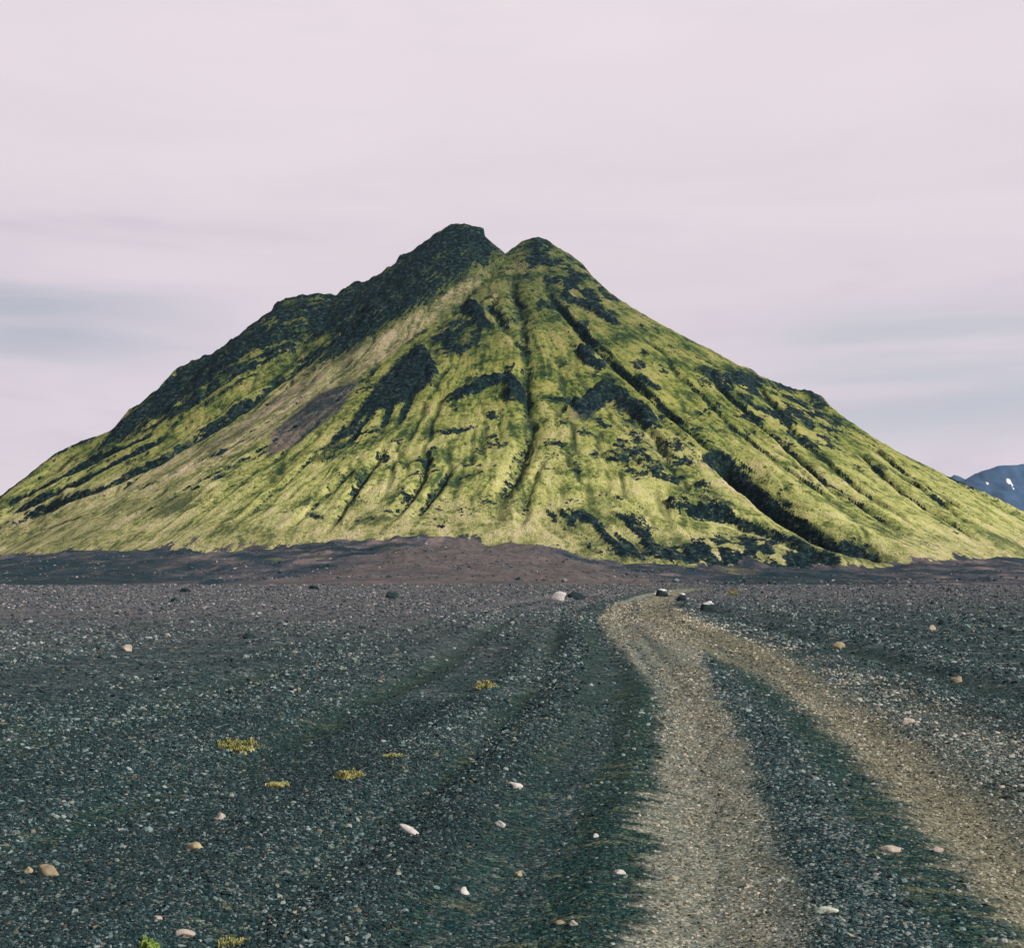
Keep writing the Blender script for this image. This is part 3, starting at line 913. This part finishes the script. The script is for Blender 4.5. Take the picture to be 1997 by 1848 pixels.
# ------------------------------------------------------------------ the far mountain with snow patches, its haze blue painted in
fx = np.linspace(1700, 5200, 420)
fyv = np.linspace(5200, 8200, 160)
FX, FYY = np.meshgrid(fx, fyv)
FAR = [(1780, 1010, 6600), (1830, 945, 6600), (1862, 924, 6500), (1884, 935, 6450), (1905, 922, 6400), (1948, 906, 6400), (1985, 905, 6400), (2040, 900, 6450), (2150, 925, 6500),
       (2300, 880, 6600), (2450, 930, 6600), (2600, 1000, 6600), (2900, 1080, 6600)]
out = np.full(FX.shape, -30.0)
P3 = [pt(*p) for p in FAR]
for a, b in zip(P3[:-1], P3[1:]):
    ex, ey = b[0] - a[0], b[1] - a[1]
    t = np.clip(((FX - a[0]) * ex + (FYY - a[1]) * ey) / (ex * ex + ey * ey), 0, 1)
    d = np.hypot(FX - a[0] - t * ex, FYY - a[1] - t * ey)
    out = np.maximum(out, a[2] + t * (b[2] - a[2]) - 0.55 * d)
out = out + 34 * fbm(FX * 0.004, FYY * 0.004, 4, 111) * sm(np.abs(FYY - 6430), 0, 120) + 16 * fbm(FX * 0.009, FYY * 0.006, 4, 112) * sm(np.abs(FYY - 6430), 0, 60)
snow = np.zeros(FX.shape)
for (u, v, rx, ry_) in [(1926, 945, 9, 32), (1967, 938, 16, 60), (1975, 952, 6, 30), (2060, 930, 20, 60)]:
    yy = np.arange(5300, 6450, 4.0)
    xx = (u - CX) / F * yy
    zr = EYE + (HZ - v) / F * yy
    ii = np.clip(((xx - fx[0]) / (fx[1] - fx[0])).astype(int), 0, len(fx) - 1)
    jj = np.clip(((yy - fyv[0]) / (fyv[1] - fyv[0])).astype(int), 0, len(fyv) - 1)
    k = np.nonzero(out[jj, ii] >= zr)[0]
    k = k[0] if len(k) else len(yy) - 1
    ddx, ddy = FX - xx[k], FYY - yy[k]
    ddx = ddx - ddy * 0.25
    snow = np.maximum(snow, 1 - sm(np.hypot(ddx / (0.75 * rx), ddy / (0.8 * ry_)) + 0.5 * fbm(FX * 0.03, FYY * 0.03, 3, 115), 0.7, 1.3))
fm, g = new_mat('haze_blue_rock')
P = g.n('ShaderNodeNewGeometry').outputs['Position']
fc = g.mix(g.noise(P, 0.008, 5, 0.65), srgb(24, 50, 82), srgb(70, 98, 132))  # blue of the hazy distance mixed into the rock colour
fc = g.mix(g.ramp01(g.attr('snow'), 0.35, 0.65), fc, srgb(232, 226, 232))
finish(g, fc, 0.95)
far = grid_mesh('distant_mountain', np.stack([FX.ravel(), FYY.ravel(), out.ravel()], 1), len(fx), len(fyv), fm, dict(snow=snow))
far['kind'] = 'structure'

# ------------------------------------------------------------------ loose gravel
def stone_mesh(name, seed, mat, sub=1, flat=0.6, rough=0.28, smooth=False, cut=0.9):
    r = np.random.default_rng(seed)
    bm = bmesh.new()
    bmesh.ops.create_icosphere(bm, subdivisions=sub, radius=0.5)
    planes = [(Vector(r.normal(size=3)).normalized(), 0.26 + 0.16 * r.random()) for _ in range(7)]
    ph = r.random(6) * 6
    for v in bm.verts:
        p = v.co.copy()
        for nrm_, d0 in planes:
            e = p.dot(nrm_) - d0
            if e > 0:
                p -= nrm_ * e * cut
        k = 1 + rough * 0.5 * (math.sin(p.x * 9 + ph[0]) * math.sin(p.y * 8 + ph[1]) + 0.6 * math.sin(p.z * 13 + ph[2] + p.x * 7))
        p *= k
        p.z *= flat
        v.co = p
    me = bpy.data.meshes.new(name)
    bm.to_mesh(me)
    bm.free()
    me.polygons.foreach_set('use_smooth', [smooth] * len(me.polygons))
    me.materials.append(mat)
    return me


pm, g = new_mat('loose_gravel')
tn = g.attr('tone', 'INSTANCER')
wm = g.attr('warm', 'INSTANCER')
cold = g.ramp(tn, [(0.0, srgb(8, 32, 38)), (0.40, srgb(24, 50, 55)), (0.66, srgb(60, 84, 88)), (0.84, srgb(116, 135, 136)), (1.0, srgb(176, 180, 178))])
warmc = g.ramp(tn, [(0.0, srgb(50, 58, 50)), (0.5, srgb(112, 108, 90)), (0.85, srgb(152, 144, 126)), (1.0, srgb(192, 184, 168))])
Pg = g.n('ShaderNodeTexCoord').outputs['Object']
mauve = g.ramp(tn, [(0.0, srgb(40, 54, 62)), (0.4, srgb(69, 74, 83)), (0.8, srgb(112, 108, 114)), (1.0, srgb(172, 160, 157))])
cc = g.mix(g.math('MULTIPLY', g.attr('dust', 'INSTANCER'), 0.85), cold, mauve)
cc = g.mix(wm, cc, warmc)
cc = g.mix(g.math('MULTIPLY', g.noise(Pg, 4, 3, 0.6), 0.5), cc, g.mix(0.5, cc, srgb(40, 60, 62)))
finish(g, cc, 0.85, g.noise(Pg, 9, 3, 0.7), 0.5, 0.05, 0.3)

proto_col = bpy.data.collections.new('gravel_stones')
for k in range(9):
    me = stone_mesh('gravel_stone', 200 + k, pm, 1, 0.45 + 0.05 * (k % 5))
    proto_col.objects.link(bpy.data.objects.new('gravel_stone_%d' % k, me))

NG = 420000
lr_ = rng.random(NG)
rad = np.exp(math.log(3.2) + lr_ * (math.log(192) - math.log(3.2)))
azr = np.radians((rng.random(NG) - 0.5) * 66)
sx, sy = rad * np.sin(azr), rad * np.cos(azr)
NR = 170000
ey_ = np.exp(math.log(3.6) + rng.random(NR) * (math.log(70) - math.log(3.6)))
et_ = rng.uniform(-2.1, 2.6, NR)
ex_ = road_x(ey_) + et_
sx, sy = np.concatenate([sx, ex_]), np.concatenate([sy, ey_])
rad = np.hypot(sx, sy)
NB = 380000
br_ = np.exp(math.log(3.8) + rng.random(NB) * (math.log(16) - math.log(3.8)))
ba_ = np.radians((rng.random(NB) - 0.5) * 56)
sx, sy = np.concatenate([sx, br_ * np.sin(ba_)]), np.concatenate([sy, br_ * np.cos(ba_)])
rad = np.hypot(sx, sy)
NT = len(sx)
filler = np.arange(NT) >= NG + NR
extra = (np.arange(NT) >= NG) & ~filler
lm, rm, dm = track_masks(sx, sy)
ts = road_t(sx, sy)
pile = 0.6 * fbm(sx * 0.5, sy * 0.35, 4, 121) + 1.0 * fbm(ts * 0.62, sy * 0.045, 2, 161) * (ts < 0) + 0.7 * fbm(ts * 0.7, sy * 0.05, 2, 163) * (ts > 0)
keep = rng.random(NT) < (0.22 + 0.83 * sm(pile, -0.25, 0.22)) * (1 - 0.5 * np.maximum(lm, rm) * ~extra) * (1 - 0.75 * dm)
keep |= (rng.random(NT) < 0.7) & (np.abs(ts + 2.45) < 0.22)
keep = np.where(filler, rng.random(NT) < 0.9 - 0.75 * dm, keep)
keep &= ~extra | (rng.random(NT) < 0.12 + 0.9 * np.maximum(lm, rm) * (1 - 0.5 * sm(sy, 15, 50)))
sx, sy, rad, pile = sx[keep], sy[keep], rad[keep], pile[keep]
lm, rm, ts, filler = lm[keep], rm[keep], ts[keep], filler[keep]
n = len(sx)
size = np.exp(rng.normal(0, 0.50, n)) * 0.74 * (0.0115 + 0.00145 * np.minimum(rad, 50) + 0.0009 * np.maximum(rad - 50, 0))
size = np.clip(size, 0.004, 0.010 + 0.0060 * rad ** 0.9)
size *= np.where(np.maximum(lm, rm) > 0.4, 0.80, 1.0) * np.where(filler, 0.74, 1.0)
big = rng.random(n) < 0.004
size[big] *= 1.7
sz = ground_h(sx, sy) + size * 0.10
tone = np.clip(rng.beta(0.95, 1.35, n) + 0.33 * pile, 0, 1)
tone = np.clip(tone + 0.22 * bumpf(ts, -0.15, 0.3) * (sy < 40), 0, 1)
tone[rng.random(n) < 0.012] = 1.0
tone = np.minimum(tone, 0.9 + 0.1 * (rng.random(n) < 0.04))
verge = np.exp(-((ts - 1.9) / 0.45) ** 2) * (sy < 60)
tone = np.clip(tone + 0.35 * verge + 0.12 * np.maximum(lm, rm), 0, 1)
tone = np.where(filler & (np.maximum(lm, rm) < 0.3), np.clip(tone * 0.92, 0, 0.86), tone)
warm = np.clip((rng.random(n) < 0.10) * rng.random(n) + np.maximum(lm, rm) * 0.9 + verge * 0.45, 0, 1)
dust = dust_mask(sx, sy)
# rubble lying on the sand aprons below the mountain
NA = 26000
ay = rng.uniform(420, 1150, NA)
au = rng.uniform(-250, 2250, NA)
ax_ = (au - CX) / F * ay
ap = (ay - 300) / (np.interp(au, FOOT_U, FOOT_Y) - 300)
ak = (ap < 1.02) & (ap > 0.3) & (rng.random(NA) < 0.25 + 0.75 * sm(fbm(ax_ * 0.02, ay * 0.012, 4, 181), -0.1, 0.3))
ax_, ay = ax_[ak], ay[ak]
na = len(ax_)
asz = np.clip(np.exp(rng.normal(-0.35, 0.5, na)), 0.3, 2.6)
sx, sy = np.concatenate([sx, ax_]), np.concatenate([sy, ay])
size = np.concatenate([size, asz])
sz = np.concatenate([sz, ground_h(ax_, ay) + asz * 0.1])
tone = np.concatenate([tone, rng.beta(0.6, 1.0, na) * 0.92])
warm = np.concatenate([warm, 0.5 * (rng.random(na) < 0.12)])
dust = np.concatenate([dust, rng.uniform(0.3, 1.0, na)])
n = len(sx)
me = bpy.data.meshes.new('gravel')
me.vertices.add(n)
me.vertices.foreach_set('co', np.stack([sx, sy, sz], 1).astype(np.float32).ravel())
rot = np.stack([rng.normal(0, 0.35, n), rng.normal(0, 0.35, n), rng.random(n) * 6.283], 1)
scl = np.stack([size * rng.uniform(0.8, 1.5, n), size * rng.uniform(0.8, 1.2, n), size * rng.uniform(0.9, 1.6, n)], 1)
for nm, dat, ty in (('rot', rot, 'FLOAT_VECTOR'), ('scl', scl, 'FLOAT_VECTOR')):
    a = me.attributes.new(nm, ty, 'POINT')
    a.data.foreach_set('vector', dat.astype(np.float32).ravel())
for nm, dat in (('tone', tone), ('warm', warm), ('dust', dust)):
    a = me.attributes.new(nm, 'FLOAT', 'POINT')
    a.data.foreach_set('value', dat.astype(np.float32))
a = me.attributes.new('pick', 'INT', 'POINT')
a.data.foreach_set('value', rng.integers(0, 9, n).astype(np.int32))
gravel = bpy.data.objects.new('gravel', me)
COL.objects.link(gravel)
gravel['kind'] = 'stuff'
gravel['label'] = 'loose dark volcanic gravel strewn over the plain and track edges'
gravel['category'] = 'gravel'
ng = bpy.data.node_groups.new('scatter_gravel', 'GeometryNodeTree')
ng.interface.new_socket('Geometry', in_out='INPUT', socket_type='NodeSocketGeometry')
ng.interface.new_socket('Geometry', in_out='OUTPUT', socket_type='NodeSocketGeometry')
gi, go = ng.nodes.new('NodeGroupInput'), ng.nodes.new('NodeGroupOutput')
iop = ng.nodes.new('GeometryNodeInstanceOnPoints')
ci = ng.nodes.new('GeometryNodeCollectionInfo')
ci.inputs['Collection'].default_value = proto_col
ci.inputs['Separate Children'].default_value = True
ci.inputs['Reset Children'].default_value = True


def named(nm, ty):
    nd = ng.nodes.new('GeometryNodeInputNamedAttribute')
    nd.data_type = ty
    nd.inputs['Name'].default_value = nm
    return next(o for o in nd.outputs if o.enabled and o.name == 'Attribute')


ng.links.new(gi.outputs[0], iop.inputs['Points'])
ng.links.new(ci.outputs[0], iop.inputs['Instance'])
iop.inputs['Pick Instance'].default_value = True
ng.links.new(named('pick', 'INT'), iop.inputs['Instance Index'])
ng.links.new(named('rot', 'FLOAT_VECTOR'), iop.inputs['Rotation'])
ng.links.new(named('scl', 'FLOAT_VECTOR'), iop.inputs['Scale'])
ng.links.new(iop.outputs[0], go.inputs[0])
md = gravel.modifiers.new('scatter', 'NODES')
md.node_group = ng


# ------------------------------------------------------------------ single stones, boulders and cushions of moss
def on_plain(u, v):
    """the point of the plain seen at that spot of the photograph"""
    y = EYE * F / max(v - HZ, 4)
    for _ in range(30):
        x = (u - CX) / F * y
        y2 = (EYE - float(ground_h(np.array(x), np.array(y)))) * F / max(v - HZ, 4)
        y = 0.5 * y + 0.5 * y2
    x = (u - CX) / F * y
    return x, y, float(ground_h(np.array(x), np.array(y)))


def stone_mat(name, a, b, patch=None):
    m, g = new_mat(name)
    O = g.n('ShaderNodeTexCoord').outputs['Object']
    n_ = g.noise(O, 14, 5, 0.65)
    n2_ = g.noise(O, 55, 3, 0.6)
    cc = g.mix(g.ramp01(n_, 0.3, 0.7), a, b)
    if patch:
        cc = g.mix(g.ramp01(g.noise(O, 6, 4, 0.6), 0.52, 0.64), cc, patch)
    cc = g.mix(g.math('MULTIPLY', g.ramp01(n2_, 0.5, 0.75), 0.35), cc, srgb(60, 70, 70))
    finish(g, cc, 0.85, g.math('ADD', n_, g.math('MULTIPLY', n2_, 0.5)), 0.6, 0.01, 0.25)
    return m


M = dict(
    white=stone_mat('pale_rhyolite', srgb(150, 146, 148), srgb(200, 194, 191)),
    pink=stone_mat('pink_rhyolite', srgb(134, 124, 118), srgb(176, 162, 152)),
    tan=stone_mat('tan_tuff', srgb(128, 118, 96), srgb(168, 154, 124)),
    brown=stone_mat('brown_tuff', srgb(104, 98, 82), srgb(144, 130, 108)),
    green=stone_mat('grey_green_slate', srgb(140, 152, 142), srgb(186, 190, 176)),
    dark=stone_mat('black_basalt', srgb(12, 30, 34), srgb(34, 54, 58)),
    lit_topped=stone_mat('lit_topped_basalt', srgb(12, 28, 34), srgb(36, 50, 56)),
    cap=stone_mat('lit_top_white', srgb(168, 168, 172), srgb(210, 206, 208)),  # pale shell standing in for light on the boulder tops
)


def set_thing(o, label, cat, group=None):
    o['label'] = label
    o['category'] = cat
    if group:
        o['group'] = group


def stone(u, v, wpx, hpx, mat, label, name='stone', cat='stone', depth=0.8, rz=0.0, tilt=0.0, seed=None, sub=3, group=None, sink=0.36, rough=0.22, cut=0.9):
    x, y, z = on_plain(u, v)
    ww, hh = wpx / F * y, hpx / F * y
    me = stone_mesh(name, seed if seed is not None else int(u * 7 + v), M[mat], sub, 1.0, rough, True, cut)
    co = np.empty(len(me.vertices) * 3, np.float32)
    me.vertices.foreach_get('co', co)
    co = co.reshape(-1, 3)
    co -= (co.max(0) + co.min(0)) / 2
    co /= (co.max(0) - co.min(0))
    co *= np.array([ww, ww * depth, hh / (1 - sink)])
    co[:, 2] += hh / (1 - sink) * (0.5 - sink)
    me.vertices.foreach_set('co', co.ravel())
    me.update()
    o = bpy.data.objects.new(name, me)
    COL.objects.link(o)
    o.location = (x, y, z)
    o.rotation_euler = (0, tilt, rz)
    set_thing(o, label, cat, group)
    return o


GS = 'pale stones lying on the dark gravel'
stone(796, 1630, 54, 18, 'white', 'large smooth pale elongated stone lying on dark gravel left of the track', depth=0.4, rz=-0.2, tilt=0.55, group=GS, rough=0.05, cut=0.35, sink=-0.35)
stone(974, 1611, 22, 12, 'white', 'small white wedge of stone to the right of the large pale elongated stone', depth=0.5, rz=-0.4, tilt=0.3, group=GS)
stone(94, 1706, 42, 22, 'brown', 'flat brownish slab at the far left edge, lying beside a smaller chip', depth=0.7, group=GS)
stone(55, 1701, 20, 12, 'tan', 'small tan chip touching the left end of the brownish slab', group=GS)
stone(380, 1655, 36, 16, 'tan', 'rounded yellowish tan stone among black gravel below the pinkish lump', group=GS)
stone(428, 1598, 22, 14, 'pink', 'small pinkish lump of stone above the rounded tan stone', group=GS)
stone(358, 1824, 46, 15, 'pink', 'long flat pinkish stone at the bottom left near the bright green moss', depth=0.5, group=GS)
stone(308, 1793, 18, 9, 'pink', 'small pinkish stone just behind the long flat pinkish one', group=GS)
stone(1118, 1804, 18, 11, 'pink', 'bright pinkish pebble lying in the dark band of the track', group=GS)
stone(1093, 1802, 22, 9, 'brown', 'dull brown pebble beside the bright pinkish one in the dark band', group=GS)
stone(1735, 1659, 46, 11, 'pink', 'long thin pale stone lying flat between the wheel ruts', depth=0.4, group=GS)
stone(1826, 1660, 28, 10, 'pink', 'short pinkish stone right of the long thin pale one in the track', depth=0.5, group=GS)
stone(1612, 1779, 50, 13, 'green', 'long greenish white flake of stone on the gravel between the ruts', depth=0.4, group=GS)
stone(1208, 1703, 26, 9, 'white', 'small white flake on the left edge of the pale wheel rut', depth=0.5, group=GS)
stone(1162, 1632, 13, 8, 'white', 'tiny white pebble in the dark band beside the left rut', group=GS)
stone(1010, 1708, 18, 11, 'tan', 'beige pebble lying below the small white wedge left of the track', group=GS)
stone(905, 1742, 22, 14, 'white', 'rounded whitish cobble among stones left of the track, lower one', group=GS)
stone(1772, 1412, 40, 14, 'pink', 'pale elongated stone on the gravel verge right of the track', depth=0.45, rz=0.5, group=GS)
stone(1636, 1264, 26, 13, 'tan', 'yellowish tan stone on the flat gravel right of the far track', group=GS)
stone(1817, 1229, 18, 11, 'pink', 'small pink stone far out on the plain at right', group=GS)
stone(246, 1268, 22, 12, 'pink', 'whitish pink stone far out on the left of the plain', group=GS)
stone(1005, 1535, 30, 12, 'white', 'flat white stone on gravel above the small white wedge', depth=0.5, group=GS)
stone(1865, 1330, 26, 12, 'brown', 'weathered grey stone standing up in the rubble at far right', group=GS)
GB = 'boulders beside the far bend of the track'
for (u, v, a, b, lab, cap) in [
        (1382, 1193, 36, 20, 'black boulder with a flat top painted bright white as lit, largest right of the bend', (-2, 1)),
        (1329, 1172, 20, 15, 'small black boulder with a round top painted pinkish white as lit near the bend', (-1, 1)),
        (1291, 1163, 26, 14, 'low black boulder with a thin crest painted pale as lit at the bend of the track', (0, 1))]:
    o = stone(u, v, a, b, 'lit_topped', lab, 'boulder', 'boulder', group=GB)
    x, y, z = o.location
    W, H = a / F * y, b / F * y
    me = stone_mesh('painted_lit_top', int(u), M['cap'], 3, 1.0, 0.2, True)  # bright top painted as lit, a shell on the boulder
    co = np.empty(len(me.vertices) * 3, np.float32)
    me.vertices.foreach_get('co', co)
    co = co.reshape(-1, 3)
    co /= (co.max(0) - co.min(0))
    co *= np.array([W * 0.72, W * 0.6, H * 0.42])
    co[:, 2] += H * 0.86
    co[:, 1] += -W * 0.05
    me.vertices.foreach_set('co', co.ravel())
    co_ = bpy.data.objects.new('painted_lit_top', me)
    COL.objects.link(co_)
    co_.parent = o
stone(1092, 1170, 34, 18, 'white', 'pale slanting boulder left of the far bend of the track', 'boulder', 'boulder', depth=0.5, tilt=-0.35, group=GB)
stone(1124, 1168, 40, 16, 'dark', 'dark low mound of rock right behind the pale slanting boulder', 'boulder', 'boulder', group=GB)
stone(765, 1167, 26, 13, 'dark', 'dark greenish boulder standing alone on the middle of the far plain', 'boulder', 'boulder', group=GB)
stone(362, 1154, 22, 9, 'dark', 'flat black boulder on the far edge of the plain at left', 'boulder', 'boulder', group=GB)
stone(612, 1148, 20, 8, 'dark', 'black boulder on the skyline edge of the plain below the dark spur', 'boulder', 'boulder', group=GB)
stone(340, 1173, 14, 9, 'dark', 'small black rock in front of the flat black boulder at left', 'boulder', 'boulder', group=GB)
stone(485, 1245, 24, 12, 'dark', 'dark rock lying on the open gravel left of the middle', 'boulder', 'boulder', group=GB)
stone(1838, 1216, 20, 10, 'dark', 'dark rock beside the small pink stone far out at right', 'boulder', 'boulder', group=GB)


def leaf_mat(name, a, b):
    m, g = new_mat(name)
    O = g.n('ShaderNodeTexCoord').outputs['Object']
    cc = g.mix(g.ramp01(g.noise(O, 30, 3, 0.6), 0.3, 0.7), a, b)
    finish(g, cc, 0.8, spec=0.2)
    return m


L = dict(
    green=leaf_mat('fresh_green_moss', srgb(104, 136, 60), srgb(164, 184, 104)),
    mix=leaf_mat('yellow_green_moss', srgb(92, 106, 64), srgb(172, 164, 108)),
    straw=leaf_mat('straw_yellow_moss', srgb(132, 132, 84), srgb(186, 178, 122)),
)


def moss(u, v, wpx, hpx, mat, label, dens=1.0, name='moss_cushion', cat='moss', cushion=0.75):
    """a low cushion with short leafy shoots standing out of it"""
    r = random.Random(int(u + v))
    x, y, z = on_plain(u, v)
    W, H = wpx / F * y, hpx / F * y
    root = bpy.data.objects.new(name, None)
    root.empty_display_size = 0.05
    COL.objects.link(root)
    root.location = (x, y, z)
    set_thing(root, label, cat)
    hump = [(r.gauss(0, 0.22) * W, r.gauss(0, 0.2) * W, r.uniform(0.05, 0.15) * W, r.uniform(0.25, 1.0)) for _ in range(15)]

    def top(px, py):
        s = 0
        for hx, hy, hr, hh in hump:
            s = max(s, hh * math.exp(-((px - hx) ** 2 + (py - hy) ** 2) / hr ** 2))
        return s * H * cushion
    nx = 40
    bm = bmesh.new()
    vs = [[bm.verts.new(((i / nx - 0.5) * W * 1.15, (j / nx - 0.5) * W * 0.9,
                         top((i / nx - 0.5) * W * 1.15, (j / nx - 0.5) * W * 0.9) + r.uniform(-0.05, 0.05) * H - 0.16 * H - 1.6 * H * (max(abs(i / nx - 0.5), abs(j / nx - 0.5)) * 2) ** 3)) for i in range(nx + 1)] for j in range(nx + 1)]
    for j in range(nx):
        for i in range(nx):
            bm.faces.new((vs[j][i], vs[j][i + 1], vs[j + 1][i + 1], vs[j + 1][i]))
    me = bpy.data.meshes.new('cushion')
    bm.to_mesh(me)
    bm.free()
    me.materials.append(L[mat])
    o = bpy.data.objects.new('cushion', me)
    COL.objects.link(o)
    o.parent = root
    bm = bmesh.new()
    for k in range(int(2200 * dens)):
        hx, hy, hr, hh = hump[r.randrange(len(hump))]
        bx, by = r.gauss(hx, hr * 0.62), r.gauss(hy, hr * 0.55)
        bz = max(0.0, top(bx, by) - 0.1 * H)
        ln = H * r.uniform(0.10, 0.36)
        a = r.uniform(0, 6.28)
        lean = r.uniform(0.1, 0.7) * ln
        wd = ln * r.uniform(0.12, 0.3)
        ca, sa = math.cos(a), math.sin(a)
        v0 = bm.verts.new((bx - sa * wd * 0.4, by + ca * wd * 0.4, bz))
        v1 = bm.verts.new((bx + sa * wd * 0.4, by - ca * wd * 0.4, bz))
        v2 = bm.verts.new((bx + sa * wd + ca * lean * 0.5, by - ca * wd + sa * lean * 0.5, bz + ln * 0.55))
        v3 = bm.verts.new((bx + ca * lean, by + sa * lean, bz + ln))
        v4 = bm.verts.new((bx - sa * wd + ca * lean * 0.5, by + ca * wd + sa * lean * 0.5, bz + ln * 0.55))
        bm.faces.new((v0, v1, v2, v3, v4))
    me = bpy.data.meshes.new('leaves')
    bm.to_mesh(me)
    bm.free()
    me.materials.append(L[mat])
    o = bpy.data.objects.new('leaves', me)
    COL.objects.link(o)
    o.parent = root
    return root


moss(462, 1461, 80, 24, 'mix', 'yellow green moss cushion on dark gravel at left, largest of the mid distance', 1.2)
moss(678, 1517, 62, 20, 'straw', 'golden yellow moss patch on gravel left of the middle', 1.0)
moss(540, 1533, 44, 24, 'straw', 'sparse straw coloured tuft just left of the golden moss patch', 0.45, cushion=0.2)
moss(950, 1340, 48, 16, 'straw', 'straw yellow moss patch on gravel nearest the far track, left side', 0.9)
moss(772, 1475, 54, 14, 'mix', 'thin scattered yellowish moss above and right of the golden patch', 0.5, cushion=0.25)
moss(294, 1852, 46, 26, 'green', 'bright fresh green moss cushion at the very bottom left', 1.1)
moss(470, 1838, 70, 22, 'mix', 'thin straggling olive shoots right of the bright green moss', 0.3, cushion=0.12)
moss(1428, 1158, 26, 9, 'straw', 'pale dry tuft on the far gravel right of the white topped boulder', 0.5)


# ------------------------------------------------------------------ the air between here and the far mountain
def haze_box(density):
    bm = bmesh.new()
    bmesh.ops.create_cube(bm, size=1.0)
    lo = min(float(gz.min()), float(Zm.min()), float(out.min())) - 1.0
    hi_z = max(float(out.max()), float(Zm.max())) + 4
    for v in bm.verts:
        v.co = (v.co.x * 18200, v.co.y * 18200, lo if v.co.z < 0 else hi_z)
    me = bpy.data.meshes.new('haze')
    bm.to_mesh(me)
    bm.free()
    m = bpy.data.materials.new('thin_air')
    m.use_nodes = True
    nt = m.node_tree
    nt.nodes.clear()
    pv = nt.nodes.new('ShaderNodeVolumePrincipled')
    pv.inputs['Color'].default_value = (0.55, 0.76, 0.95, 1)
    pv.inputs['Density'].default_value = density
    pv.inputs['Anisotropy'].default_value = 0.2
    om = nt.nodes.new('ShaderNodeOutputMaterial')
    nt.links.new(pv.outputs[0], om.inputs['Volume'])
    me.materials.append(m)
    o = bpy.data.objects.new('haze', me)
    COL.objects.link(o)
    o['kind'] = 'stuff'
    o['label'] = 'thin bluish haze lying over the plain and in front of the far mountain'
    o['category'] = 'haze'


haze_box(1.6e-5)
